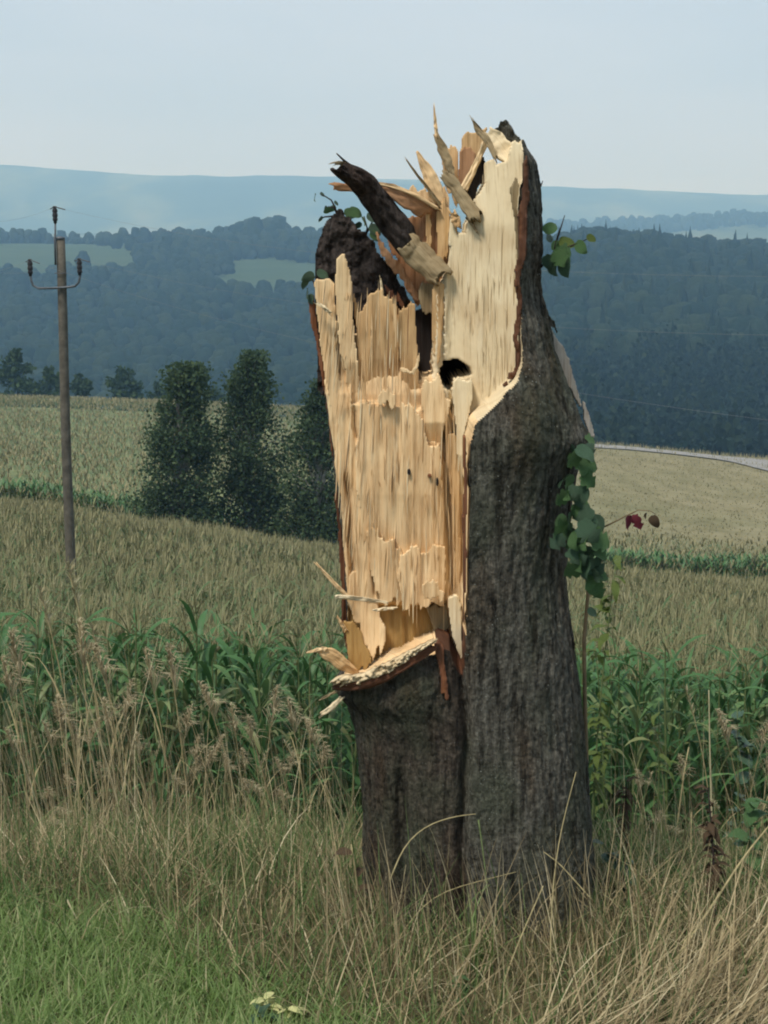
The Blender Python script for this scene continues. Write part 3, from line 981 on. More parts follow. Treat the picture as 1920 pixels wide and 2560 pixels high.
# --- right hand shell: rounded edge with its grey light painted into the wood, dark bark tip
sheet("wood_slat", [(1276, 470), (1296, 440), (1306, 470), (1308, 560), (1308, 640), (1296, 680), (1290, 640), (1284, 560)], -0.20, 0.03, 'wood_grey', seed=23, jag=5)
sheet("bark_tip", [(1226, 340), (1232, 325), (1246, 312), (1256, 298), (1266, 296), (1276, 306), (1290, 330), (1308, 352), (1318, 380), (1340, 410), (1320, 430), (1290, 400), (1268, 390), (1250, 370)], 0.02, 0.05, 'bark', seed=24, jag=6, rough=0.02, relief=0.002)
sheet("weathered_wood", [(1370, 808), (1383, 830), (1404, 864), (1423, 900), (1438, 950), (1455, 1010), (1454, 1024), (1438, 1000), (1414, 960), (1392, 910), (1374, 860)], -0.05, 0.06, 'wood_silver', seed=25, jag=4, label="bare silver grey strip of weathered wood")
sheet("weathered_wood", [(1456, 994), (1465, 1005), (1482, 1062), (1491, 1098), (1478, 1092), (1462, 1050)], -0.05, 0.04, 'wood_silver', seed=26, jag=4, label="bare silver grey sliver of weathered wood")
sheet("bark_flap", [(1440, 1060), (1464, 1078), (1480, 1100), (1474, 1122), (1458, 1140), (1440, 1150), (1425, 1110)], -0.07, 0.03, 'bark', seed=27, jag=6, rough=0.01)
sheet("bark_flap", [(1364, 770), (1380, 795), (1396, 826), (1392, 832), (1372, 812), (1356, 790)], -0.06, 0.03, 'bark', seed=28, jag=6, rough=0.01)
# --- rear wall: dark bark, salmon coloured heartwood
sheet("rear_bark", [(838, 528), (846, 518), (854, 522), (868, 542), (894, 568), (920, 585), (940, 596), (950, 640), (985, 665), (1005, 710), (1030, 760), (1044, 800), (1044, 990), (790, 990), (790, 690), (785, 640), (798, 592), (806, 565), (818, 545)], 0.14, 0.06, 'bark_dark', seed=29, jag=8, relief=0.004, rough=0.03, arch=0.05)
sheet("inner_bark", [(936, 566), (946, 575), (962, 612), (985, 640), (1010, 672), (1030, 700), (1050, 730), (1052, 756), (1036, 748), (1012, 722), (990, 690), (966, 655), (950, 625)], 0.08, 0.04, 'wood_pink', seed=30, jag=8, rough=0.01)
sheet("inner_bark", [(955, 712), (968, 714), (985, 735), (1006, 750), (1010, 765), (996, 775), (985, 760), (965, 735)], 0.06, 0.03, 'inner_bark', seed=31, jag=6, rough=0.006)
sheet("heartwood", [(960, 560), (1000, 540), (1050, 530), (1064, 500), (1080, 520), (1104, 500), (1122, 520), (1128, 600), (1126, 660), (1110, 700), (1090, 730), (1060, 770), (1040, 760), (1010, 690), (980, 640)], 0.12, 0.05, 'wood_pink', seed=32, jag=8, relief=0.014)
sheet("heartwood", [(1064, 508), (1078, 516), (1082, 600), (1080, 640), (1068, 640), (1064, 560)], 0.09, 0.03, 'wood_tan', seed=33, jag=10)
sheet("heartwood", [(1088, 520), (1116, 500), (1126, 540), (1122, 640), (1104, 690), (1090, 640)], 0.085, 0.03, 'wood_tan', seed=34, jag=14)
sheet("heartwood", [(1044, 716), (1058, 700), (1076, 706), (1094, 690), (1108, 720), (1100, 800), (1092, 880), (1086, 800), (1072, 784), (1052, 782)], 0.03, 0.05, 'wood_grey', seed=35, jag=14)
sheet("wood_slat", [(1078, 712), (1096, 694), (1112, 700), (1112, 800), (1106, 880), (1098, 915), (1088, 900), (1080, 800)], -0.035, 0.09, 'wood_tan', seed=42, jag=10, relief=0.014)
sheet("hollow", [(1036, 770), (1096, 770), (1096, 970), (1036, 980)], 0.13, 0.04, 'hollow', seed=35, jag=4, relief=0.02)  # dark slab added behind the slot, its shade painted in
sheet("rear_splinter", [(1000, 478), (1026, 470), (1036, 452), (1044, 468), (1058, 460), (1066, 470), (1080, 460), (1096, 470), (1112, 452), (1124, 500), (1118, 540), (1070, 540), (1050, 520), (1020, 496)], 0.13, 0.03, 'wood_pale', seed=36, jag=16)
sheet("rear_splinter", [(1104, 348), (1112, 352), (1128, 366), (1140, 356), (1148, 372), (1150, 400), (1150, 470), (1140, 520), (1118, 470), (1108, 430), (1100, 390)], 0.14, 0.03, 'wood_pale', seed=37, jag=10)
sheet("rear_splinter", [(1150, 400), (1155, 360), (1163, 334), (1180, 328), (1200, 332), (1212, 316), (1222, 322), (1214, 350), (1200, 390), (1188, 440), (1176, 480), (1160, 500), (1146, 470)], 0.11, 0.03, 'wood_tan', seed=38, jag=6)
sheet("rear_splinter", [(1148, 372), (1178, 366), (1192, 380), (1188, 440), (1160, 478), (1146, 460)], 0.085, 0.02, 'wood_pink', seed=39, jag=6)
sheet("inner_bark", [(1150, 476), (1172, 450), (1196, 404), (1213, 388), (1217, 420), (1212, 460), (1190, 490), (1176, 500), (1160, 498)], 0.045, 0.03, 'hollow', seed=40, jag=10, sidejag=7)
strip("splinter", [(1214, 354), (1192, 408), (1172, 446), (1158, 476)], [16, 14, 18, 20], [0.03, 0.03, 0.03, 0.03], 0.02, 'wood_pale', seed=41, arch=0.004)
# --- the curved bark-covered slab leaning out to the left, its lower end bare
strip("bark_slab", [(842, 412), (862, 430), (890, 444), (922, 472), (950, 510), (976, 548), (1002, 590), (1030, 622)], [44, 46, 56, 62, 66, 68, 72, 68], [-0.09, -0.08, -0.06, -0.03, 0.0, 0.02, 0.03, 0.03], 0.022, 'bark_dark', nseg=60, nac=19, arch=0.028, rough=0.008, endjag=(0.035, 0.015), seed=1, label="dark curved slab of bark leaning out over the gap")
strip("slab_end", [(1016, 605), (1036, 628), (1070, 662), (1108, 696)], [60, 66, 70, 56], [0.016, 0.016, 0.0, -0.03], 0.022, 'wood_grey', nseg=30, nac=13, arch=0.02, rough=0.004, endjag=(0.02, 0.02), seed=2)
strip("slab_edge", [(832, 410), (850, 405), (866, 416), (876, 424)], [8, 10, 12, 8], [-0.10, -0.10, -0.09, -0.08], 0.012, 'wood_grey', nseg=10, nac=5, endjag=(0.02, 0.0), seed=3)
strip("slab_edge", [(828, 464), (845, 466), (880, 472), (905, 478)], [18, 22, 14, 6], [-0.02, -0.02, -0.01, 0.0], 0.012, 'wood_pink', nseg=12, nac=7, endjag=(0.02, 0.0), seed=4)
strip("fallen_plank", [(936, 462), (980, 478), (1040, 512), (1068, 530)], [16, 34, 44, 40], [0.05, 0.05, 0.07, 0.09], 0.02, 'wood_pink', nseg=24, nac=9, endjag=(0.01, 0.02), seed=5)
strip("fallen_plank", [(940, 458), (985, 466), (1040, 488), (1098, 524)], [5, 9, 10, 8], [0.045, 0.045, 0.06, 0.08], 0.02, 'wood_pale', nseg=20, nac=5, seed=6)
# --- loose splinters
strip("splinter", [(1085, 268), (1088, 300), (1092, 345)], [3, 7, 12], [0.1, 0.1, 0.1], 0.006, 'wood_pale', seed=7, nac=5)
strip("splinter", [(1092, 342), (1106, 372), (1122, 410), (1130, 440)], [13, 24, 22, 14], [0.09, 0.09, 0.08, 0.08], 0.012, 'wood_grey', seed=8)
strip("splinter", [(1018, 402), (1034, 426), (1064, 464), (1106, 520)], [3, 6, 8, 9], [0.07, 0.07, 0.08, 0.09], 0.006, 'wood_grey', seed=9, nac=5)
strip("splinter", [(1042, 378), (1062, 416), (1080, 456), (1098, 508)], [5, 24, 40, 34], [0.10, 0.10, 0.10, 0.10], 0.014, 'wood_pale', seed=10, endjag=(0.0, 0.03))
strip("splinter", [(1110, 434), (1140, 470), (1166, 508), (1192, 546)], [28, 30, 34, 34], [-0.02, -0.03, -0.05, -0.08], 0.022, 'wood_grey', seed=11, endjag=(0.012, 0.02), arch=0.004)
strip("splinter", [(1168, 540), (1180, 560), (1194, 582)], [12, 9, 4], [-0.05, -0.06, -0.07], 0.01, 'wood_grey', seed=12, nac=5)
strip("splinter", [(1181, 299), (1196, 326), (1222, 356), (1240, 396)], [4, 16, 18, 10], [-0.02, -0.02, -0.03, -0.06], 0.01, 'wood_grey', seed=13)
strip("splinter", [(1218, 330), (1240, 350), (1262, 378), (1276, 400)], [28, 42, 48, 34], [-0.015, -0.02, -0.03, -0.05], 0.014, 'wood_cream', seed=14, endjag=(0.01, 0.03))
strip("splinter", [(1132, 530), (1140, 552), (1146, 570)], [16, 24, 16], [-0.02, -0.02, -0.02], 0.012, 'wood_tan', seed=15, nac=7)
strip("splinter", [(793, 1411), (830, 1452), (872, 1496)], [4, 9, 11], [-0.16, -0.15, -0.13], 0.008, 'wood_pale', seed=16, nac=5)
strip("splinter", [(841, 1492), (880, 1494), (920, 1499), (968, 1506)], [9, 11, 9, 6], [-0.26, -0.24, -0.21, -0.18], 0.009, 'wood_cream', seed=17, nac=5, endjag=(0.012, 0.01))
strip("splinter", [(938, 1526), (960, 1522), (988, 1520)], [6, 8, 5], [-0.15, -0.14, -0.13], 0.008, 'wood_cream', seed=18, nac=5)
strip("splinter", [(796, 1626), (822, 1634), (858, 1660), (892, 1682)], [12, 34, 32, 14], [-0.16, -0.16, -0.15, -0.13], 0.014, 'wood_tan', seed=19, endjag=(0.03, 0.01))
strip("splinter", [(772, 1630), (790, 1626), (812, 1622)], [4, 8, 12], [-0.17, -0.17, -0.17], 0.008, 'wood_pale', seed=20, nac=5)
strip("splinter", [(800, 1788), (830, 1768), (856, 1742)], [10, 14, 10], [-0.2, -0.2, -0.18], 0.009, 'wood_cream', seed=21, nac=5)
strip("splinter", [(802, 1748), (826, 1736), (850, 1724)], [4, 6, 6], [-0.2, -0.19, -0.17], 0.006, 'wood_grey', seed=22, nac=5)
strip("splinter", [(790, 756), (810, 768), (828, 784)], [7, 9, 8], [-0.12, -0.13, -0.12], 0.008, 'wood_cream', seed=23, nac=5)
strip("splinter", [(951, 694), (953, 712), (955, 736)], [3, 6, 8], [-0.05, -0.05, -0.05], 0.006, 'wood_cream', seed=24, nac=5)
strip("splinter", [(842, 1540), (852, 1556), (866, 1580)], [4, 9, 12], [-0.13, -0.13, -0.12], 0.008, 'wood_tan', seed=25, nac=5)
strip("inner_bark", [(834, 1714), (870, 1716), (920, 1710), (960, 1692), (1000, 1669), (1042, 1643), (1088, 1616)], [14, 18, 20, 22, 22, 20, 16], [-0.16, -0.25, -0.32, -0.345, -0.36, -0.37, -0.37], 0.016, 'inner_bark', nseg=50, nac=5, rough=0.006, seed=33)
# pale broken rim of the ledge
strip("broken_rim", [(838, 1702), (870, 1698), (920, 1690), (960, 1671), (1000, 1648), (1042, 1624), (1086, 1602)], [16, 22, 24, 24, 20, 15, 9], [-0.17, -0.255, -0.32, -0.345, -0.362, -0.372, -0.375], 0.02, 'wood_cream', nseg=150, nac=11, rough=0.004, chunk=0.012, arch=0.006, seed=34)

# fine torn fibres standing off the broken face
fib = {'wood_pale': Batch(), 'wood_cream': Batch(), 'wood_tan': Batch(), 'inner_bark': Batch()}
r_ = np.random.default_rng(77)
for k in range(800):
    px, py = r_.uniform(792, 1292), r_.uniform(600, 1500)
    if px > 1086 and py < 1000:
        if py < 700 and r_.random() < 0.75:
            continue
        mt, tilt = 'wood_cream', 0.0
        dp = float(tear_depth(np.array(px), np.array(py))) - 0.006
        if not inside(np.array(px - 12), np.array(py), TEAR) or float(hole_depth(np.array(px), np.array(py))) > 0.1 or not inside(np.array(px), np.array(py - 60), KEEP):
            continue
    else:
        xl_, xr_ = np.interp(py, [690, 960, 1500], [800, 826, 880]), np.interp(py, [760, 960, 1040, 1500], [1036, 1036, 1150, 1148])
        top_ = np.interp(px, [790, 835, 860, 885, 905, 940, 995, 1040, 1060, 1150], [720, 720, 680, 760, 790, 750, 780, 790, 960, 985])
        if px < xl_ or px > xr_ or py < top_:
            continue
        mt = ('wood_pale', 'wood_cream', 'wood_tan', 'inner_bark')[r_.choice(4, p=(0.49, 0.23, 0.24, 0.04))]
        tilt = np.interp(px, [790, 900, 1000, 1150], [0.11, 0.05, 0.0, 0.01])
        dp = -0.10 if py < 960 else float(np.interp(px, [880, 905, 1100, 1125], [-0.105, -0.128, -0.134, -0.105]))
        if py > 1350:
            dp -= 0.012
    if (1040 < px < 1190 and 850 < py < 1060) or (1030 < px < 1100 and py < 1000):
        continue
    L, w_ = r_.uniform(25, 170) * (0.6 if mt == 'wood_tan' else 1), r_.uniform(1.0, 4.2)
    if mt == 'inner_bark':
        w_ *= 0.6
    lift = r_.uniform(0.0, 0.012)
    t = np.linspace(0, 1, 6)
    bend = r_.normal(0, 2.5)
    P = np.array([at(px + tilt * (tt - 1) * L + bend * tt * tt, py + (0.5 - tt) * L, Y0 + dp + 0.006 - lift * tt ** 2) for tt in t])
    fib[mt].add(*tube(P, w_ * 0.5 * Y0 / FPX * np.array([0.3, 0.8, 1.0, 0.9, 0.6, 0.08]), 4, False))
for mt, b in fib.items():
    v, f = b.arrays()
    tag(piece("torn_fibres", v, f, M[mt], tree, BASE, uv=np.stack([v[:, 0], v[:, 2]], -1)), kind="stuff")

for kx_, ky_, rx_, ry_ in ((1022, 1180, 5, 9), (1093, 1204, 4, 12), (1074, 1190, 6, 5)):
    ring = [(kx_ + rx_ * math.cos(a), ky_ + ry_ * math.sin(a)) for a in np.linspace(0, 6.283, 13)[:-1]]
    sheet("knot_hole", ring, -0.139, 0.02, 'hollow' if ky_ != 1190 else 'inner_bark', jag=1, relief=0.003, seed=44, sidejag=0.5)

# ------------------------------------------------------------------ vegetation materials
M['corn_leaf'] = leaf_material("corn_leaf", [(0.0, (0.042, 0.105, 0.036)), (0.55, (0.075, 0.17, 0.056)), (0.85, (0.12, 0.215, 0.08)), (1.0, (0.21, 0.23, 0.10))], 0.25, 0.5, 0.3)
M['corn_stalk'] = plain("corn_stalk", (0.10, 0.13, 0.05), 0.7)
M['corn_tassel'] = leaf_material("corn_tassel", [(0.0, (0.17, 0.165, 0.085)), (0.6, (0.24, 0.225, 0.12)), (1.0, (0.31, 0.285, 0.17))], 0.2, 0.8, 0.05)
M['corn_top'] = leaf_material("corn_top_leaf", [(0.0, (0.08, 0.135, 0.06)), (0.5, (0.115, 0.165, 0.075)), (1.0, (0.18, 0.20, 0.10))], 0.3, 0.65, 0.12)
M['crop_leaf'] = leaf_material("crop_leaf", [(0.0, (0.08, 0.145, 0.07)), (0.6, (0.13, 0.19, 0.10)), (1.0, (0.19, 0.225, 0.125))], 0.35, 0.7, 0.1)
M['crop_tassel'] = leaf_material("crop_tassel", [(0.0, (0.17, 0.16, 0.085)), (0.6, (0.26, 0.235, 0.13)), (1.0, (0.34, 0.30, 0.18))], 0.2, 0.8, 0.05)
M['lawn'] = leaf_material("lawn_blades", [(0.0, (0.12, 0.20, 0.05)), (0.45, (0.205, 0.305, 0.10)), (0.8, (0.29, 0.37, 0.15)), (1.0, (0.46, 0.42, 0.24))], 0.5, 0.5, 0.2)
M['dry'] = leaf_material("dry_straw", [(0.0, (0.12, 0.09, 0.05)), (0.35, (0.26, 0.205, 0.115)), (0.7, (0.41, 0.33, 0.19)), (0.92, (0.50, 0.42, 0.26)), (1.0, (0.62, 0.54, 0.36))], 0.25, 0.7, 0.1)
M['mixed'] = leaf_material("mixed_grass", [(0.0, (0.06, 0.11, 0.034)), (0.5, (0.10, 0.165, 0.055)), (0.78, (0.17, 0.19, 0.08)), (0.93, (0.25, 0.22, 0.115)), (1.0, (0.38, 0.32, 0.18))], 0.3, 0.65, 0.12)
M['stem_dry'] = plain("dry_stem", (0.30, 0.25, 0.13), 0.8)
M['seed'] = leaf_material("seed_head", [(0.0, (0.30, 0.245, 0.15)), (0.5, (0.43, 0.365, 0.235)), (1.0, (0.56, 0.49, 0.33))], 0.45, 0.8, 0.05)
M['seed_pale'] = leaf_material("pale_seed_head", [(0.0, (0.28, 0.24, 0.14)), (0.5, (0.37, 0.33, 0.20)), (1.0, (0.46, 0.42, 0.28))], 0.25, 0.8, 0.05)
M['leaf'] = leaf_material("vine_leaf", [(0.0, (0.06, 0.14, 0.05)), (0.5, (0.09, 0.185, 0.07)), (1.0, (0.13, 0.235, 0.085))], 0.3, 0.45, 0.35, 30)
M['leaf_dark'] = leaf_material("dark_leaf", [(0.0, (0.036, 0.088, 0.05)), (1.0, (0.065, 0.125, 0.07))], 0.15, 0.4, 0.45, 30)
M['leaf_lime'] = leaf_material("lime_leaf", [(0.0, (0.08, 0.14, 0.04)), (0.5, (0.13, 0.19, 0.05)), (1.0, (0.24, 0.25, 0.075))], 0.4, 0.5, 0.2, 40)
M['leaf_red'] = leaf_material("red_leaf", [(0.0, (0.10, 0.02, 0.03)), (1.0, (0.14, 0.03, 0.04))], 0.2, 0.5, 0.2)
M['leaf_brown'] = leaf_material("withered_leaf", [(0.0, (0.03, 0.022, 0.016)), (0.6, (0.075, 0.052, 0.033)), (1.0, (0.17, 0.125, 0.07))], 0.2, 0.8, 0.05)
M['leaf_cream'] = leaf_material("pale_leaf", [(0.0, (0.50, 0.50, 0.20)), (1.0, (0.66, 0.64, 0.33))], 0.3, 0.6, 0.1)
M['twig'] = plain("twig", (0.16, 0.12, 0.07), 0.8)
M['twig_dark'] = plain("dark_stalk", (0.03, 0.022, 0.02), 0.85)
M['birch_leaf'] = leaf_material("birch_leaf", [(0.0, (0.038, 0.066, 0.034)), (0.6, (0.06, 0.094, 0.046)), (1.0, (0.09, 0.125, 0.06))], 0.35, 0.7, 0.05)
M['birch_bark'] = bark_material("birch_bark", (0.12, 0.12, 0.11), (0.42, 0.42, 0.38), (0.55, 0.55, 0.5), lichen_amt=0, moss=(0.2, 0.2, 0.17))
M['tree_leaf'] = leaf_material("tree_leaf", [(0.0, (0.022, 0.042, 0.018)), (1.0, (0.05, 0.08, 0.03))], 0.25, 0.6, 0.1)
M['forest'] = leaf_material("forest_crowns", [(0.0, (0.009, 0.019, 0.014)), (0.5, (0.015, 0.026, 0.018)), (1.0, (0.026, 0.038, 0.022))], 0.1, 0.8, 0.02, 0.55)


def ribbon(c, side, hwid, fold=0.0, two=True):
    """leaf blade along points c (n,3)"""
    n = len(c)
    if two:
        V = np.stack([c - side * hwid[:, None], c + np.array([0, 0, -1.0]) * (fold * hwid)[:, None], c + side * hwid[:, None]], 1).reshape(-1, 3)
        k = np.arange(n - 1)
        F = np.concatenate([np.stack([3 * k, 3 * k + 1, 3 * k + 4, 3 * k + 3], -1), np.stack([3 * k + 1, 3 * k + 2, 3 * k + 5, 3 * k + 4], -1)])
    else:
        V = np.stack([c - side * hwid[:, None], c + side * hwid[:, None]], 1).reshape(-1, 3)
        k = np.arange(n - 1)
        F = np.stack([2 * k, 2 * k + 1, 2 * k + 3, 2 * k + 2], -1)
    return V, F


def arch_leaf(p, az, L, w, lean0, bend, seg, two, r):
    s = np.linspace(0, 1, seg + 1)
    ang = lean0 + bend * s ** 1.4
    d = L / seg
    h = np.concatenate([[0], np.cumsum(np.sin(ang[:-1]) * d)])
    z = np.concatenate([[0], np.cumsum(np.cos(ang[:-1]) * d)])
    c = np.stack([p[0] + h * math.cos(az), p[1] + h * math.sin(az), p[2] + z], -1)
    tw = az + math.pi / 2 + r.uniform(-0.5, 0.5) * s
    side = np.stack([np.cos(tw), np.sin(tw), 0.25 * np.sin(s * 7 + r.uniform(0, 6))], -1)
    hwid = w * 0.5 * np.clip(1.3 * (s + 0.22), 0, 1) * np.clip(1 - s ** 2.2, 0.02, 1)
    return ribbon(c, side, hwid, 0.45, two)


def corn_plant(seed, lod):
    r = np.random.default_rng(100 + seed)
    H = CORN_H - 0.15
    lf, ts = Batch(), Batch()
    plane = r.uniform(0, math.pi)
    if lod == 0:
        for k in range(18):
            zb = 0.15 + k * (H - 0.3) / 17.5
            az = plane + (k % 2) * math.pi + r.uniform(-0.6, 0.6)
            L = r.uniform(0.45, 0.75) * (0.75 if k > 9 or k < 2 else 1)
            lf.add(*arch_leaf((0, 0, zb), az, L, r.uniform(0.055, 0.082), r.uniform(0.2, 0.5), r.uniform(1.0, 2.4), 8, True, r))
        nt, tl, tw_ = 9, 0.24, 0.009
    elif lod == 1:
        for k in range(7):
            zb = 0.5 + k * (H - 0.74) / 6.5
            az = plane + (k % 2) * math.pi + r.uniform(-0.7, 0.7)
            lf.add(*arch_leaf((0, 0, zb), az, r.uniform(0.5, 0.8), r.uniform(0.07, 0.1), r.uniform(0.25, 0.5), r.uniform(1.1, 2.2), 4, False, r))
        nt, tl, tw_ = 8, 0.29, 0.016
    else:
        for k in range(3):
            zb = 1.0 + k * (H - 1.3) / 2.5
            az = plane + (k % 2) * math.pi + r.uniform(-0.7, 0.7)
            lf.add(*arch_leaf((0, 0, zb), az, r.uniform(0.5, 0.75), r.uniform(0.08, 0.12), r.uniform(0.25, 0.5), r.uniform(1.1, 2.0), 3, False, r))
        nt, tl, tw_ = 8, 0.32, 0.034
    for k in range(nt):
        az, le = r.uniform(0, 2 * math.pi), (0.06 if k == 0 else r.uniform(0.25, 0.95))
        L = tl * (1.2 if k == 0 else r.uniform(0.6, 1.0))
        n = 4 if lod == 0 else 1
        s = np.linspace(0, 1, n + 1)
        a = le + 0.6 * s * (k > 0)
        c = np.stack([np.cumsum(np.sin(a)) * L / (n + 1) * math.cos(az), np.cumsum(np.sin(a)) * L / (n + 1) * math.sin(az), H - 0.02 + np.concatenate([[0], np.cumsum(np.cos(a[:-1]))]) * L / n], -1)
        sd = np.array([-math.sin(az), math.cos(az), 0.0])
        hwid = tw_ * 0.5 * (1 - 0.6 * s)
        ts.add(*ribbon(c, np.broadcast_to(sd, c.shape), hwid, two=False))
        if lod == 0:
            ts.add(*ribbon(c, np.broadcast_to(np.array([0.3, 0.2, 0.9]), c.shape), hwid, two=False))
    z = np.linspace(0, H, 6)
    st = tube(np.stack([0.02 * np.sin(z * 2 + seed), 0.02 * np.cos(z * 1.5), z], -1), np.linspace(0.014, 0.005, 6), 5, False)
    return st, lf.arrays(), ts.arrays()


# --- near corn rows: single plants
protos = []
for s in range(7):
    st, lf_, ts_ = corn_plant(s, 0)
    protos.append((make_mesh("stalk", *st, M['corn_stalk']), make_mesh("foliage", *lf_, M['corn_leaf']), make_mesh("tassel", *ts_, M['corn_tassel'])))
CORN_LABEL = "tall green corn plant with tan tassel in the front rows of the near corn field"
near_pts, rest_pts = [], []
yrow = 11.6
while yrow < 61:
    sp_ = 0.17 if yrow < 17 else (0.2 if yrow < 34 else 0.27)
    half = yrow * 0.36 + 0.5
    xs = np.arange(-half, half, sp_)
    xs = xs + rng.uniform(-0.06, 0.06, len(xs))
    ys = yrow + rng.uniform(-0.12, 0.12, len(xs)) + 0.35 * np.sin(xs * 0.5)
    k_ = rng.random(len(xs)) > 0.06
    for x_, y_ in zip(xs[k_], ys[k_]):
        inview = abs(x_) < y_ * 0.236 + 0.2
        (near_pts if (len(near_pts) < 290 and inview) else rest_pts).append((x_, y_))
    yrow += 0.55 if yrow < 20 else (0.62 if yrow < 34 else 0.72)
for i, (x_, y_) in enumerate(near_pts):
    root = link("corn_plant", None, loc=(x_, y_, float(ground_z(x_, y_))))
    root.rotation_euler = (rng.uniform(-.06, .06), rng.uniform(-.06, .06), rng.uniform(0, 6.28))
    sc_ = rng.uniform(0.9, 1.08)
    root.scale = (sc_, sc_, sc_)
    tag(root, CORN_LABEL, "corn plant", "corn plants in the front rows of the near field")
    p = protos[i % 7]
    link("stalk", p[0], root)
    link("foliage", p[1], root)
    link("tassel", p[2], root)
rest = np.array(rest_pts)
rz = ground_z(rest[:, 0], rest[:, 1])
bl, bt, bm = Batch(), Batch(), Batch()
for lod, lo, hi in ((0, 0, 15.5), (1, 15.5, 33), (2, 33, 99)):
    sel = (rest[:, 1] >= lo) & (rest[:, 1] < hi)
    var = rng.integers(0, 5, len(rest))
    for v_ in range(5):
        m_ = sel & (var == v_)
        if not m_.any():
            continue
        st, l_, t_ = corn_plant(20 + v_, lod)
        pos = np.stack([rest[m_, 0], rest[m_, 1], rz[m_]], -1)
        sc_, ro = rng.uniform(0.92, 1.06, m_.sum()), rng.uniform(0, 6.28, m_.sum())
        (bl if lod == 0 else bm).add(*stamp(*l_, pos, sc_, ro))
        bt.add(*stamp(*t_, pos, sc_, ro))
cf = link("corn_crop", None)
tag(cf, "wide tan topped corn field sloping away behind the broken tree", "corn field", kind="stuff")
link("foliage", make_mesh("foliage", *bl.arrays(), M['corn_leaf']), cf)
link("foliage", make_mesh("foliage", *bm.arrays(), M['corn_top']), cf)
link("tassels", make_mesh("tassels", *bt.arrays(), M['corn_tassel']), cf)

# --- second corn field beyond the birches
bl, bt, bedge = Batch(), Batch(), Batch()
n2 = 28000
d_ = np.sqrt(rng.uniform(92.0 ** 2, 258.0 ** 2, n2 * 2))
px_ = rng.uniform(-900, 2700, n2 * 2)
x_ = (px_ - 960) / FPX * d_ * CP
edge = 1150 + 60 * np.sin(d_ / 20)
ok = ((px_ < edge) | (d_ < 112))
strp = fbm(x_ / 40, d_ / 9.0, 3, 3)
ok &= rng.random(len(d_)) < (0.55 + 0.9 * strp)
x_, d_ = x_[ok][:n2], d_[ok][:n2]
xe = rng.uniform(-42, 42, 4200)
de = 92 + rng.uniform(0, 4, 4200) + 0.6 * np.sin(xe * 0.3)
for xx_, yy_, kind_ in ((xe, de, 0), (x_, d_, 1)):
    z_ = ground_z(xx_, yy_)
    r = np.random.default_rng(5)
    for v_ in range(4):
        lf, ts = Batch(), Batch()
        if kind_ == 0:
            for k in range(7):
                lf.add(*arch_leaf((0, 0, 0.3 + k * 0.22), r.uniform(0, 6.28), r.uniform(0.6, 0.8), 0.16, 0.4, r.uniform(1.0, 1.8), 2, False, r))
        else:
            for k in range(3):
                lf.add(*arch_leaf((0, 0, 1.1 + k * 0.1), r.uniform(0, 6.28), r.uniform(0.5, 0.75), 0.17, 0.9, r.uniform(0.6, 1.1), 1, False, r))
        for k in range(3):
            az = r.uniform(0, 6.28)
            c = np.array([[0, 0, 1.5], [0.2 * math.cos(az), 0.2 * math.sin(az), 1.85]])
            ts.add(*ribbon(c, np.broadcast_to(np.array([-math.sin(az), math.cos(az), 0.0]), c.shape), np.array([0.05, 0.02]), two=False))
        m_ = np.arange(len(xx_)) % 4 == v_
        pos = np.stack([xx_[m_], yy_[m_], z_[m_]], -1)
        sc_, ro = r.uniform(0.85, 1.1, m_.sum()), r.uniform(0, 6.28, m_.sum())
        (bedge if kind_ == 0 else bl).add(*stamp(*lf.arrays(), pos, sc_, ro))
        bt.add(*stamp(*ts.arrays(), pos, sc_, ro))
cf = link("corn_crop", None)
tag(cf, "pale green and tan field of crops on the far slope beyond the birches", "corn field", kind="stuff")
link("foliage", make_mesh("foliage", *bl.arrays(), M['crop_leaf']), cf)
link("edge_foliage", make_mesh("edge_foliage", *bedge.arrays(), M['corn_leaf']), cf)
link("tassels", make_mesh("tassels", *bt.arrays(), M['crop_tassel']), cf)

# stubble on the right hand field and rough grass along the road
n3 = 16000
d_ = np.sqrt(rng.uniform(112.0 ** 2, 262.0 ** 2, n3))
x_ = (rng.uniform(1180, 2500, n3) - 960) / FPX * d_ * CP
near_road = np.min(np.hypot(x_[:, None] - rp[None, :, 0], d_[:, None] - rp[None, :, 1]), 1)
sel = near_road > 2.6
x_, d_, near_road = x_[sel], d_[sel], near_road[sel]
hgt = np.where((near_road < 5) | (d_ > 250), rng.uniform(0.3, 0.8, len(x_)), rng.uniform(0.08, 0.25, len(x_)))
bv, bf = blades(np.stack([x_, d_, ground_z(x_, d_)], -1), hgt, rng.uniform(0, 6.28, len(x_)), rng.uniform(0, .5, len(x_)), rng.uniform(0, .6, len(x_)), np.full(len(x_), 0.16), 1)
tag(link("stubble_straw", make_mesh("stubble_straw", bv, bf, M['crop_tassel'])), "short tan stubble covering the pale field below the gravel road", "stubble", kind="stuff")

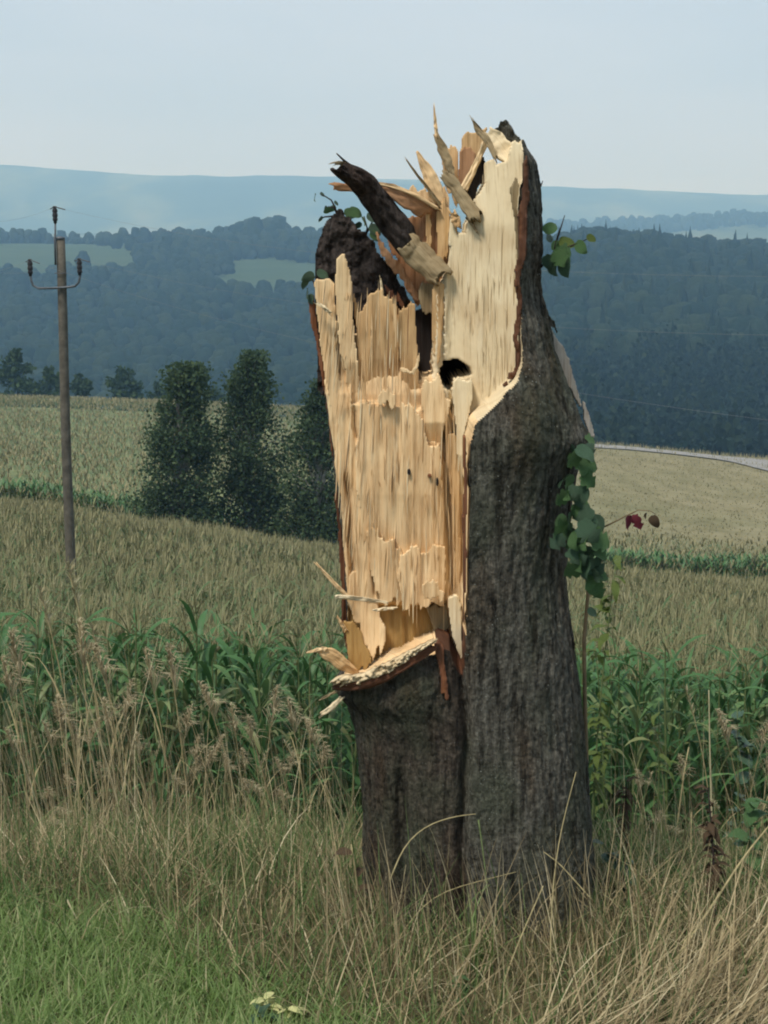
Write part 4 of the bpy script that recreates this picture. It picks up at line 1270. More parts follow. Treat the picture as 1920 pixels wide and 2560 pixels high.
# ------------------------------------------------------------------ trees
def leafy_tree(name, px, d, py_top, py_base, prof, label, group, n_leaf=5200, leaf=0.17, mats=('birch_leaf', 'birch_bark'), seed=0, dens=46):
    """prof: list of (fraction of height from the foot, left extent px, right extent px) relative to px"""
    r = np.random.default_rng(500 + seed)
    x0 = (px - 960) / FPX * d * CP
    z0 = float(ground_z(x0, d))
    zt_ = float(unproject(px, py_top, d)[1])
    H = zt_ - z0
    root = link(name, None, loc=(x0, d, z0))
    tag(root, label, "tree", group)
    pm = d / FPX
    P = np.array(prof, float)
    tr = Batch()
    zz = np.linspace(0, H * 0.93, 9)
    tr.add(*tube(np.stack([0.12 * np.sin(zz * 0.6 + seed) * zz / H, 0.1 * np.cos(zz * 0.5) * zz / H, zz], -1), np.linspace(0.014 * H, 0.003 * H, 9), 7))
    lf = Batch()
    cen = []
    for k in range(dens):
        f = r.uniform(P[0, 0], 0.985)
        l_, r_ = np.interp(f, P[:, 0], P[:, 1]) * pm, np.interp(f, P[:, 0], P[:, 2]) * pm
        c0, hw_ = (l_ + r_) / 2, (r_ - l_) / 2
        a_, q = r.uniform(0, 6.28), math.sqrt(r.uniform(0.02, 1)) * 0.95
        c = np.array([c0 + hw_ * q * math.cos(a_), hw_ * 0.8 * q * math.sin(a_), f * H])
        cen.append((c, hw_))
        s_ = np.array([0, 0, max(0.1, f * H - r.uniform(0.12, 0.3) * H)])
        mid = (s_ + c) / 2 + np.array([0, 0, 0.04 * H])
        tr.add(*tube([s_, mid, c], [0.004 * H, 0.003 * H, 0.001 * H], 4, False))
    per = n_leaf // dens
    P_, N_ = [], []
    for c, hw_ in cen:
        sg = np.array([0.17 * hw_ + 0.10, 0.17 * hw_ + 0.10, 0.030 * H + 0.05])
        pts = c + r.normal(0, 1, (per, 3)) * sg
        pts[:, 2] -= np.abs(r.normal(0, 0.02 * H, per))
        P_.append(pts)
    pts = np.concatenate(P_)
    pts = pts[(pts[:, 2] > 0.05 * H) & (pts[:, 2] < H)]
    n = len(pts)
    nrm = r.normal(0, 1, (n, 3))
    nrm /= np.linalg.norm(nrm, axis=1)[:, None]
    u = np.cross(nrm, r.normal(0, 1, (n, 3)))
    u /= np.linalg.norm(u, axis=1)[:, None]
    v = np.cross(nrm, u)
    sz = leaf * r.uniform(0.6, 1.3, n)[:, None]
    V = np.stack([pts - u * sz * .5, pts - v * sz * .35, pts + u * sz * .55, pts + v * sz * .35], 1).reshape(-1, 3)
    F = np.arange(4 * n).reshape(n, 4)
    link("trunk", make_mesh("trunk", *tr.arrays(), M[mats[1]]), root)
    link("crown", make_mesh("crown", V, F, M[mats[0]], False), root)
    return root


B1 = [(0.04, -70, 60), (0.16, -110, 90), (0.27, -120, 105), (0.36, -125, 95), (0.45, -90, 95), (0.55, -80, 90), (0.66, -82, 115), (0.73, -75, 55), (0.80, -42, 62), (0.90, -45, 76), (0.97, -25, 72), (1.0, 10, 60)]
B2 = [(0.04, -70, 70), (0.16, -85, 80), (0.3, -95, 90), (0.45, -85, 92), (0.58, -80, 100), (0.68, -75, 92), (0.74, -65, 60), (0.84, -50, 62), (0.92, -42, 52), (0.97, -22, 34), (1.0, -4, 14)]
B3 = [(0.04, -85, 80), (0.2, -105, 100), (0.4, -95, 100), (0.6, -80, 100), (0.72, -60, 80), (0.85, -35, 65), (1.0, 5, 35)]
leafy_tree("birch_tree", 437, 84, 905, 1310, B1, "bushy birch with a blunt flat top, the one nearest the utility pole", "birches in the dip between the fields", 19000, 0.19, seed=1, dens=120)
leafy_tree("birch_tree", 618, 86, 875, 1330, B2, "tallest birch with a pointed top, middle of the three between the fields", "birches in the dip between the fields", 19000, 0.19, seed=2, dens=120)
leafy_tree("birch_tree", 790, 84, 945, 1350, B3, "birch partly hidden behind the broken trunk's bare wood side", "birches in the dip between the fields", 19000, 0.19, seed=3, dens=120)
T1 = [(0.05, -38, 38), (0.3, -55, 55), (0.6, -45, 42), (0.85, -22, 20), (1.0, -4, 4)]
for k, (px, py, wd, lb) in enumerate(((28, 872, 1.1, "dark tree with the tallest crown at the picture's edge behind the far crop field"), (112, 915, 0.8, "mid sized tree second from the edge behind the far crop field"),
                                      (190, 935, 0.8, "low bushy tree just past the utility pole behind the far crop field"), (300, 915, 1.15, "wide dark domed tree just before the birches behind the far crop field"),
                                      (385, 955, 0.7, "small tree half hidden behind the flat topped birch at the far field edge"), (530, 968, 0.9, "small tree seen between the two tall birches at the far field edge"))):
    prof = [(f, l * wd, r_ * wd) for f, l, r_ in T1]
    leafy_tree("field_edge_tree", px, 268 + 5 * k, py, 1000, prof, lb, "trees behind the far crop field", 1900, 0.75, ('tree_leaf', 'twig_dark'), seed=20 + k, dens=40)

# --- woodland on the hills
def crown_blob(seed, conifer=False):
    r = np.random.default_rng(seed)
    V, F = [], []
    nst, nse = 4, 7
    for i in range(nst):
        f = i / (nst - 1)
        for k in range(nse):
            a = 6.2832 * k / nse + 0.3 * i
            rad = (1 - f) * 0.55 + 0.04 if conifer else (0.6, 1.0, 0.96, 0.62)[i]
            rad *= r.uniform(0.72, 1.18)
            V.append((rad * math.cos(a), rad * math.sin(a), f * (2.1 if conifer else 1.5) + r.uniform(-.14, .14)))
    V.append((0, 0, 2.3 if conifer else 1.66))
    for i in range(nst - 1):
        for k in range(nse):
            F.append((i * nse + k, i * nse + (k + 1) % nse, (i + 1) * nse + (k + 1) % nse, (i + 1) * nse + k))
    T = [((nst - 1) * nse + k, (nst - 1) * nse + (k + 1) % nse, nst * nse) for k in range(nse)]
    return np.array(V, float), [np.array(F), np.array(T)]


def leaf_crown(seed, n=130):
    r = np.random.default_rng(seed)
    cl = r.normal(0, 1, (14, 3)) * np.array([.42, .42, .5]) + np.array([0, 0, 0.95])
    p = cl[r.integers(0, 14, n)] + r.normal(0, .17, (n, 3))
    u = r.normal(0, 1, (n, 3))
    u /= np.linalg.norm(u, axis=1)[:, None]
    v = np.cross(u, r.normal(0, 1, (n, 3)))
    v /= np.linalg.norm(v, axis=1)[:, None]
    s = r.uniform(.08, .18, n)[:, None]
    V = np.stack([p - u * s, p - v * s, p + u * s, p + v * s], 1).reshape(-1, 3)
    return V, [np.arange(4 * n).reshape(n, 4)]


def woodland(name, label, d0, d1, px0, px1, n, size, seed, kinds, meadow=False, cond=None):
    r = np.random.default_rng(seed)
    d = np.sqrt(r.uniform(d0 ** 2, d1 ** 2, n))
    px = r.uniform(px0, px1, n)
    x = (px - 960) / FPX * d * CP
    ok = np.ones(n, bool)
    if meadow:
        ok &= ~meadow_at(x, d) | (r.random(n) < 0.008)
    if cond is not None:
        ok &= cond(px, d, r)
    x, d = x[ok], d[ok]
    z = ground_z(x, d)
    sz = r.uniform(0.7, 1.25, len(x)) * size
    b = Batch()
    for k, (V, F) in enumerate(kinds):
        m = np.arange(len(x)) % len(kinds) == k
        b.add(*stamp(V, F, np.stack([x[m], d[m], z[m] - 0.5], -1), sz[m], r.uniform(0, 6.28, m.sum()), sz[m] * r.uniform(0.9, 1.5, m.sum())))
    V, F = b.arrays()
    return tag(link(name, make_mesh(name, V, F, M['forest'], len(kinds[0][0]) < 100)), label, "forest", kind="stuff")


blobs = [crown_blob(60 + k, k == 6) for k in range(7)]
leafy = [leaf_crown(80 + k) for k in range(5)]
woodland("hill_forest", "blue hazy woods with open meadows covering the hill across the valley", 560, 1660, -900, 1200, 8600, 5.5, 1, blobs[:6], True)
woodland("near_forest", "dark forest rising behind the gravel road beyond the stubble field", 318, 660, 1180, 2400, 950, 5.4, 2, leafy)
woodland("ridge_forest", "blue grey forested ridge with treetop skyline above the road", 640, 1330, 1180, 2350, 3300, 5.8, 3, blobs, False)
woodland("valley_forest", "dark woods along the valley floor behind the field edge trees", 300, 600, -900, 1250, 420, 4.2, 4, leafy)
woodland("hill_copse", "dark copse on the crest of the hill across the valley", 1560, 1660, 590, 700, 70, 9.5, 5, blobs[:6])
woodland("crest_hedge", "thin line of trees along the crest of the meadow hill", 1640, 1680, -900, 1100, 1000, 2.6, 6, blobs[:6])
woodland("far_forest", "pale blue wooded ridges in the far haze", 3300, 3750, -400, 2350, 1600, 9.0, 7, blobs[:4], cond=lambda px, d, r: ~plough_at((px - 960) / FPX * d, d))

# ------------------------------------------------------------------ utility pole and its lines
PD = 30.0
M['pole'] = plain("pole_wood", (0.10, 0.09, 0.072), 0.9, var=0.35, scale=8)
M['steel'] = plain("galvanised_steel", (0.10, 0.11, 0.12), 0.55, 0.4)
M['porcelain'] = plain("brown_porcelain", (0.03, 0.028, 0.03), 0.35)
M['wire'] = plain("wire", (0.22, 0.23, 0.24), 0.5, 0.3)
ptop = at(150, 598, PD)
pz0 = float(ground_z(ptop[0], PD))
PB = np.array([ptop[0], PD, pz0])
pole = link("utility_pole", None, loc=PB)
tag(pole, "wooden utility pole with three insulators standing in the near corn field", "utility pole")
n = 14
zz = np.linspace(pz0 - 0.3, ptop[2], n)
pv, pf = tube(np.stack([np.full(n, ptop[0]) + 0.01 * np.sin(zz), np.full(n, PD), zz], -1), np.linspace(0.098, 0.080, n), 14)
piece("pole", pv, pf, M['pole'], pole, PB)
cap = tube([ptop + np.array([0, 0, 0.003]), ptop + np.array([0, 0, 0.03]), ptop + np.array([0, 0, 0.05])], [0.092, 0.09, 0.03], 14)
piece("cap", *cap, M['steel'], pole, PB)


def lathe(c, prof, nseg=12):
    pts = [np.array(c) + np.array([0, 0, z]) for z, r in prof]
    return tube(pts, [r * 0.8 for z, r in prof], nseg)


INS = [(0.0, 0.022), (0.02, 0.04), (0.05, 0.038), (0.06, 0.058), (0.10, 0.055), (0.11, 0.045), (0.13, 0.062), (0.18, 0.058), (0.19, 0.045), (0.21, 0.06), (0.25, 0.056), (0.27, 0.034), (0.29, 0.05), (0.31, 0.04)]
pin = tube([ptop + np.array([-0.075, -0.095, -0.45]), ptop + np.array([-0.075, -0.095, 0.0]), ptop + np.array([-0.075, -0.02, 0.12]), ptop + np.array([-0.075, 0, 0.30])], 0.018, 8)
piece("pin", *pin, M['steel'], pole, PB)
tops = []
c = ptop + np.array([-0.075, 0, 0.27])
piece("insulator", *lathe(c, INS), M['porcelain'], pole, PB)
tops.append(c + np.array([0, 0, 0.29]))
br = [at(79, 684, PD), at(81, 700, PD), at(86, 713, PD), at(98, 720, PD), at(130, 720, PD), at(150, 719, PD), at(176, 717, PD), at(190, 715, PD), at(199, 706, PD), at(203, 690, PD), at(202, 682, PD)]
br = np.array(br) + np.array([0, -0.11, 0])
piece("bracket", *tube(br, 0.021, 8), M['steel'], pole, PB)
for k, e in enumerate((br[0], br[-1])):
    c = e + np.array([0, 0, -0.05])
    piece("insulator", *lathe(c, INS), M['porcelain'], pole, PB)
    tops.append(c + np.array([0, 0, 0.29]))
for z_ in (-0.86, -0.60):
    w_ = tube([ptop + np.array([0.11 * math.cos(a), 0.11 * math.sin(a), z_]) for a in np.linspace(0, 6.283, 17)], 0.008, 5, False)
    piece("clamp", *w_, M['steel'], pole, PB)
for k, (t, far, near) in enumerate(zip(tops, ((-160, 512, 46), (-200, 640, 46), (-120, 640, 46)), ((2250, 690, 17), (2250, 1090, 16), (2250, 840, 17)))):
    pts = []
    for tgt in (far, near):
        e = at(*tgt[:2], tgt[2])
        s = np.linspace(0, 1, 16)[:, None]
        q = t + (e - t) * s + np.array([0, 0, -0.35]) * (4 * s * (1 - s))
        pts.append(q)
    path = np.concatenate([pts[0][::-1], pts[1][1:]])
    o = piece("power_line", *tube(path, 0.0014, 5), M['wire'])
    tag(o, ("thin power line tied to the topmost insulator of the pole", "thin power line tied to the bracket insulator farther from the tree", "thin power line tied to the bracket insulator nearer the tree")[k], "power line", "power lines on the pole")
    tie = [t + (pts[0][1] - t) / np.linalg.norm(pts[0][1] - t) * 0.42, t + np.array([0, 0, 0.006]), t + (pts[1][1] - t) / np.linalg.norm(pts[1][1] - t) * 0.36]
    piece("tie_wire", *tube(tie, 0.011, 6), M['steel'], pole, PB)

# ------------------------------------------------------------------ grass on the bank
def scatter(n, px0, px1, d0, d1):
    d = np.sqrt(rng.uniform(d0 ** 2, d1 ** 2, n))
    x = (rng.uniform(px0, px1, n) - 960) / FPX * d
    return x, d


def not_trunk(x, d, m=0.0):
    return ((x - 0.33) / (0.42 + m)) ** 2 + ((d - Y0) / (0.38 + m)) ** 2 > 1


def lawn_edge(x, d):
    """> 0 inside the mown grass strip near the camera"""
    px = 960 + FPX * x / d
    lim = np.interp(px, [-400, 0, 250, 500, 640, 800, 1000, 2400], [5.55, 5.55, 5.42, 5.1, 4.82, 4.58, 4.4, 4.2]) + 0.5 * (fbm(x * 3, d * 3, 4, 3) - 0.5)
    return lim - d


x, d = scatter(26000, -300, 1500, 4.1, 5.8)
m = lawn_edge(x, d) > rng.normal(0, 0.16, len(x))
x, d = x[m], d[m]
n = len(x)
bv, bf = blades(np.stack([x, d, ground_z(x, d) - 0.01], -1), rng.uniform(0.05, 0.16, n) * (0.6 + 0.9 * fbm(x * 4, d * 4, 1, 2)), rng.uniform(0, 6.28, n), rng.uniform(0.0, 0.8, n), rng.uniform(0.2, 1.5, n), rng.uniform(0.004, 0.008, n), 4)
tag(link("lawn_grass", make_mesh("lawn_grass", bv, bf, M['lawn'])), "bright green short grass at the foot of the dry bank", "grass", kind="stuff")

x, d = scatter(30000, -350, 2300, 4.2, 8.6)
m = (lawn_edge(x, d) < rng.normal(0.02, 0.2, len(x))) & not_trunk(x, d) & (rng.random(len(x)) < np.interp(d, [6.0, 7.2], [1.0, 0.5]))
x, d = x[m], d[m]
n = len(x)
front = np.clip((d - 5.6) / 2, 0, 1)
L = rng.uniform(0.14, 0.46, n) * (0.85 - 0.2 * front) * np.where(rng.random(n) < 0.06, 1.7, 1.0) * (0.55 + 0.9 * fbm(x * 2.5, d * 2.5, 2, 3))
bv, bf = blades(np.stack([x, d, ground_z(x, d) - 0.02], -1), L, rng.uniform(0, 6.28, n), rng.uniform(0.0, 1.0, n), rng.uniform(-0.4, 1.5, n), rng.uniform(0.003, 0.0065, n), 4)
dry = rng.random(n) < 0.34 + 0.9 * (fbm(x * 1.5, d * 1.5, 6, 2) - 0.5)
q = bf.reshape(n, 4, 4)
for nm, lb, sel, mt in (("dry_grass", "tangled dry straw coloured grass around the foot of the tree", dry, 'dry'), ("rough_grass", "olive green rough grass mixed through the dry bank", ~dry, 'mixed')):
    v3, f3, _ = compact(bv, q[sel].reshape(-1, 4))
    tag(link(nm, make_mesh(nm, v3, f3, M[mt])), lb, "grass", kind="stuff")

x, d = scatter(12000, -350, 2300, 7.2, 10.6)
n = len(x)
left = np.clip((900 - (960 + FPX * x / d)) / 500, 0, 1)
L = rng.uniform(0.08, 0.26, n) * (0.85 + 0.15 * left)
bv, bf = blades(np.stack([x, d, ground_z(x, d) - 0.02], -1), L, rng.uniform(0, 6.28, n), rng.uniform(0.0, 0.45, n), rng.uniform(-0.2, 1.2, n), rng.uniform(0.004, 0.009, n), 4)
tag(link("bank_grass", make_mesh("bank_grass", bv, bf, M['mixed'])), "tall mixed grass growing down the bank in front of the corn", "grass", kind="stuff")

# wispy stems: thin, pale, mostly leaning the same way
def wisps(n, px0, px1, d0, d1, L0, L1):
    x, d = scatter(n, px0, px1, d0, d1)
    m = not_trunk(x, d, 0.1)
    x, d = x[m], d[m]
    n = len(x)
    az = np.where(rng.random(n) < 0.75, math.pi + rng.normal(0, 0.7, n), rng.uniform(0, 6.28, n))
    return blades(np.stack([x, d, ground_z(x, d) - 0.02], -1), rng.uniform(L0, L1, n), az, rng.uniform(0.0, 0.3, n), rng.uniform(0.0, 0.5, n), rng.uniform(0.0028, 0.005, n), 6)


wb = Batch()
wb.add(*wisps(420, -200, 900, 6.6, 9.4, 0.4, 1.05))
wb.add(*wisps(160, -200, 420, 7.6, 9.2, 0.9, 1.5))
wb.add(*wisps(170, 1480, 2200, 6.0, 9.2, 0.3, 0.8))
wb.add(*wisps(420, 820, 1560, 4.9, 5.5, 0.2, 0.55))
tag(link("wispy_grass", make_mesh("wispy_grass", *wb.arrays(), M['dry'])), "thin pale grass stems rising above the bank and across the trunk's foot", "grass", kind="stuff")

# flattened straw in the near corner, all combed the same way
x, d = scatter(2600, 1380, 2300, 4.2, 5.2)
px = 960 + FPX * x / d
m = ((px - 1520) / 420 > (d - 4.4) * 1.5 + rng.normal(0, 0.15, len(x))) & (rng.random(len(x)) < 0.4)
x, d = x[m], d[m]
n = len(x)
bv, bf = blades(np.stack([x - 0.1, d, ground_z(x, d) + rng.uniform(0, 0.12, n)], -1), rng.uniform(0.15, 0.5, n), rng.normal(0.35, 0.6, n), rng.normal(0.95, 0.3, n), rng.normal(0.1, 0.2, n), rng.uniform(0.003, 0.007, n), 4)
tag(link("flattened_straw", make_mesh("flattened_straw", bv, bf, M['dry'])), "golden flattened straw combed over in the near corner", "straw", kind="stuff")

# ------------------------------------------------------------------ tall grass stalks with seed heads
def seed_stalk(seed, H, kind):
    r = np.random.default_rng(900 + seed)
    z = np.linspace(0, H, 9)
    bx = 0.12 * H * (z / H) ** 2.2 * r.uniform(0.4, 1.6)
    c = np.stack([bx, 0.02 * np.sin(z * 3), z], -1)
    st = Batch()
    st.add(*tube(c, np.linspace(0.0032, 0.0014, 9), 5, False))
    for k in range(3):
        zb = H * r.uniform(0.1, 0.55)
        st.add(*arch_leaf((np.interp(zb, z, bx), 0, zb), r.uniform(0, 6.28), r.uniform(0.2, 0.4), 0.009, 0.3, r.uniform(0.5, 1.8), 5, False, r))
    hd_ = Batch()
    n = 80 if kind == 0 else 44
    hl = 0.20 * H if kind == 0 else 0.13 * H
    for k in range(n):
        f = r.uniform(0, 1)
        zb = H - hl * (1 - f)
        a = r.uniform(0, 6.28)
        L = (0.075 * (1 - f) + 0.02) if kind == 0 else 0.022
        p0 = np.array([np.interp(zb, z, bx), 0.0, zb])
        le = r.uniform(0.12, 0.62) if kind == 0 else r.uniform(0.2, 0.6)
        p1 = p0 + L * np.array([math.sin(le) * math.cos(a), math.sin(le) * math.sin(a), math.cos(le)])
        p2 = p1 + 0.5 * L * np.array([math.cos(a), math.sin(a), -0.2 if kind == 0 else 1.0])
        cc_ = np.stack([p0, p1, p2])
        sd = np.array([-math.sin(a), math.cos(a), 0.3])
        hd_.add(*ribbon(cc_, np.broadcast_to(sd, cc_.shape), np.array([0.0007, 0.0020, 0.0008]), two=False))
    return make_mesh("stem", *st.arrays(), M['stem_dry']), make_mesh("seed_head", *hd_.arrays(), M['seed'] if kind == 0 else M['seed_pale'])


stalks = [seed_stalk(k, 1.0, 0) for k in range(5)] + [seed_stalk(10 + k, 1.0, 1) for k in range(3)]
# the ones that stand out in the photograph: top of the head (px, py), distance, kind
hero = [(205, 1418, 8.8, 5), (128, 1470, 8.8, 5), (160, 1560, 8.7, 0), (240, 1560, 8.8, 5), (285, 1620, 8.6, 1), (355, 1620, 8.9, 2), (400, 1612, 8.7, 3), (150, 1730, 8.2, 0), (165, 1760, 8.1, 1),
        (190, 1800, 8.2, 2), (345, 1840, 8.0, 5), (400, 1845, 8.1, 6), (545, 1700, 8.6, 1), (560, 1760, 8.4, 0), (690, 1720, 8.8, 3), (720, 1740, 8.7, 2), (640, 1860, 8.2, 7), (665, 1890, 8.2, 6), (780, 1830, 8.4, 5),
        (805, 1800, 8.5, 1), (830, 1850, 8.3, 0), (20, 1570, 8.6, 3), (40, 1640, 8.5, 2), (60, 1820, 8.0, 1), (470, 1760, 8.4, 4), (490, 1830, 8.2, 2), (240, 1900, 7.8, 3), (110, 1960, 7.6, 0), (200, 2010, 7.4, 1),
        (150, 2040, 7.3, 2), (560, 1980, 7.8, 6), (600, 1870, 8.1, 0), (450, 1930, 7.8, 4), (320, 1700, 8.5, 2), (270, 1740, 8.4, 0), (740, 1960, 8.0, 1), (700, 2080, 7.4, 4), (1775, 1725, 8.6, 6), (1690, 1880, 8.2, 3),
        (1640, 2020, 7.8, 2), (1560, 2060, 7.4, 0), (1850, 1760, 8.4, 1), (1900, 1800, 8.3, 4), (1720, 2060, 7.5, 1), (1610, 1930, 8.0, 5), (1500, 2180, 6.6, 2)]
for k in range(34):
    hero.append((rng.uniform(-60, 860), rng.uniform(1780, 2120), 0, rng.integers(0, 8)))
for k in range(10):
    hero.append((rng.uniform(1500, 1980), rng.uniform(1850, 2180), 0, rng.integers(0, 8)))
for k, (px, py, dd, kd) in enumerate(hero):
    if dd == 0:
        dd = np.interp(py, [1600, 2200], [9.0, 7.0])
    top = at(px, py, dd)
    lean = rng.uniform(0.05, 0.22)
    g0 = float(ground_z(top[0], dd))
    H = (top[2] - g0)
    root = link("grass_stalk", None, loc=(top[0] + 0.22 * H * (1 if rng.random() < 0.8 else -1) * lean * 3, dd, g0 - 0.02))
    flip = math.pi if root.location[0] > top[0] else 0
    root.rotation_euler = (rng.uniform(-.05, .05), (-1 if flip else 1) * lean * 0.8, flip * 1.0)
    root.rotation_euler = (rng.uniform(-.05, .05), 0.0, flip + rng.uniform(-.4, .4))
    root.scale = (1.4 + rng.uniform(-.4, .6), 1, H * 1.01)
    root.scale = (max(0.6, H) * 1.3, max(0.6, H), H * 1.01)
    pale_ = kd >= 5
    tag(root, "slender pale dry grass stalk with narrow seed spike on the bank" if pale_ else "tall tan grass stalk with feathery brown seed head on the bank", "grass stalk",
        "slender pale grass stalks on the bank" if pale_ else "feathery grass stalks on the bank")
    link("stem", stalks[kd][0], root)
    link("seed_head", stalks[kd][1], root)

# single dry straws and stems crossing the trunk's foot and the near corner
def bent_stem(name, pts, rad, mat, label, group="dry stems around the trunk"):
    P = np.array([at(*p) for p in pts])
    s = np.linspace(0, 1, len(P))
    t = np.linspace(0, 1, 14)
    Q = np.stack([np.interp(t, s, P[:, k]) for k in range(3)], -1)
    for _ in range(3):
        Q[1:-1] = (Q[:-2] + 2 * Q[1:-1] + Q[2:]) / 4
    o = piece(name, *tube(Q, np.linspace(rad, rad * 0.5, 14), 6), M[mat])
    return tag(o, label, "dry stem", group)


bent_stem("dry_stem", [(975, 2200, 5.1), (1010, 2110, 5.15), (1070, 2060, 5.2), (1140, 2040, 5.2), (1190, 2035, 5.2)], 0.003, 'stem_dry', "thin arching dry stem bent across the front of the trunk")
bent_stem("dry_stem", [(1240, 2540, 4.75), (1244, 2500, 4.8), (1290, 2370, 4.9), (1358, 2215, 5.0)], 0.0042, 'stem_dry', "straight pale straw leaning up before the trunk's foot")
bent_stem("dry_stem", [(1025, 2545, 4.8), (1035, 2470, 4.85), (1070, 2365, 4.95)], 0.0042, 'stem_dry', "short pale straw curving up below the trunk")
bent_stem("dry_stem", [(1075, 2560, 4.7), (1066, 2520, 4.75), (1062, 2472, 4.8)], 0.0042, 'stem_dry', "broken pale straw stub at the bottom below the trunk")
bent_stem("dry_stem", [(1490, 2550, 4.8), (1490, 2420, 4.95), (1478, 2300, 5.1)], 0.0045, 'stem_dry', "upright pale stem beside the trunk's foot on the corn side")
bent_stem("dry_stem", [(1378, 2560, 4.85), (1375, 2400, 5.0), (1380, 2220, 5.1), (1400, 2080, 5.2), (1440, 1930, 5.25)], 0.0032, 'stem_dry', "long thin stem rising in front of the trunk's bark")
bent_stem("dry_stem", [(1690, 2400, 5.0), (1790, 2250, 5.2), (1860, 2140, 5.3), (1935, 2050, 5.4)], 0.0055, 'stem_dry', "thick yellowish straw slanting up in the near corner")
bent_stem("dry_stem", [(1800, 2290, 5.0), (1860, 2370, 4.95), (1925, 2455, 4.9)], 0.0045, 'stem_dry', "pale straw slanting down across the dark weed")
bent_stem("dry_stem", [(1665, 2410, 4.8), (1690, 2480, 4.7), (1730, 2560, 4.6)], 0.0038, 'stem_dry', "thin straw crossing the flattened straw")
bent_stem("dry_stem", [(1712, 2350, 4.9), (1722, 2450, 4.8), (1738, 2560, 4.7)], 0.0038, 'stem_dry', "upright knotted straw among the flattened straw")
bent_stem("dry_stem", [(1785, 2200, 8.0), (1778, 2000, 8.2), (1774, 1850, 8.3), (1772, 1725, 8.4)], 0.006, 'seed_pale', "tall pale stem standing in front of the corn")
bent_stem("dry_stem", [(1686, 2120, 8.2), (1700, 2010, 8.3), (1712, 1920, 8.3), (1722, 1868, 8.4)], 0.006, 'stem_dry', "short brown stem standing in front of the corn")
bent_stem("dry_stem", [(1725, 2230, 7.6), (1728, 2120, 7.7), (1728, 2030, 7.8)], 0.006, 'stem_dry', "thick tan stub in front of the dark corn row")
bent_stem("dry_stem", [(-10, 2260, 5.7), (120, 2230, 5.8), (210, 2190, 5.9)], 0.0035, 'stem_dry', "flattened straw lying at the lawn's edge")
bent_stem("dry_stem", [(168, 2250, 5.5), (180, 2275, 5.45), (193, 2298, 5.4)], 0.004, 'seed_pale', "short white straw at the lawn's edge")
bent_stem("dry_stem", [(960, 2420, 5.05), (1010, 2320, 5.15), (1090, 2230, 5.2), (1290, 2180, 5.2)], 0.0026, 'stem_dry', "fine straw crossing low over the trunk's foot")
bent_stem("dry_stem", [(1480, 2250, 5.1), (1400, 2160, 5.15), (1360, 2130, 5.2)], 0.0026, 'stem_dry', "fine straw leaning against the bark low down")
bent_stem("dry_stem", [(1196, 2050, 5.25), (1205, 2110, 5.2), (1216, 2200, 5.15), (1218, 2240, 5.1)], 0.003, 'corn_stalk', "thin green stem standing against the bark")

# ------------------------------------------------------------------ broad leaves
def leaf_mesh(name, mat, L=1.0, W=0.8, lobes=0, droop=0.35, seed=0):
    r = np.random.default_rng(seed)
    n = 9
    s = np.linspace(0, 1, n)
    w = W * 0.5 * np.sin(np.pi * np.clip(s * 0.97 + 0.03, 0, 1) ** 0.7) ** 0.8
    if lobes:
        w = w * (1 + 0.34 * np.cos(s * math.pi * 2 * lobes + 0.4))
    w[-1] = 0.0
    h = np.sin(s * 1.3) * L / math.sin(1.3)
    z = -droop * L * s ** 2
    c = np.stack([h, 0.05 * np.sin(s * 4 + seed), z], -1)
    lift = 0.25 * w
    A = c + np.stack([-0.12 * w, w, lift + 0.05 * np.sin(s * 9 + seed)], -1)
    B = c + np.stack([-0.12 * w, -w, lift + 0.05 * np.cos(s * 8 + seed)], -1)
    V = np.stack([A, c, B], 1).reshape(-1, 3)
    k = np.arange(n - 1)
    F = np.concatenate([np.stack([3 * k, 3 * k + 1, 3 * k + 4, 3 * k + 3], -1), np.stack([3 * k + 1, 3 * k + 2, 3 * k + 5, 3 * k + 4], -1)])
    return make_mesh(name, V, F, M[mat])


LM = {}


def put_leaf(parent, pos, base, size, az, tilt, roll, mat, kind=0):
    key = (mat, kind)
    if key not in LM:
        LM[key] = leaf_mesh("leaf", mat, 1.0, (0.95, 0.8, 0.45)[kind], (3, 0, 0)[kind], (0.3, 0.3, 0.6)[kind], seed=len(LM))
    o = link("leaf", LM[key], parent, loc=tuple(np.asarray(pos) - np.asarray(base)))
    o.rotation_euler = (roll, tilt, az)
    o.scale = (size, size, size)
    return o


# climbing vine on the corn side of the trunk
VB = np.array([*at(1462, 1900, 5.75)[:2], 0.0])
VB[2] = float(ground_z(VB[0], VB[1]))
vine = link("climbing_vine", None, loc=VB)
tag(vine, "broad leaved green vine climbing the trunk's corn side, dark red leaves on its spray", "vine")
vp = np.array([VB, at(1466, 1900, 5.72), at(1462, 1750, 5.7), at(1460, 1600, 5.68), at(1470, 1480, 5.66), at(1462, 1400, 5.62), at(1455, 1300, 5.58), at(1462, 1220, 5.58), at(1474, 1130, 5.6)])
piece("stem", *tube(vp, [0.008, 0.008, 0.0075, 0.007, 0.0065, 0.006, 0.005, 0.004, 0.003], 7), M['twig'], vine, VB)
spray = np.array([at(1500, 1322, 5.56), at(1530, 1308, 5.54), at(1565, 1290, 5.52), at(1596, 1275, 5.5), at(1625, 1277, 5.5), at(1640, 1286, 5.5)])
piece("spray", *tube(spray, [0.003, 0.0028, 0.0024, 0.002, 0.0016, 0.0012], 5), M['twig'], vine, VB)
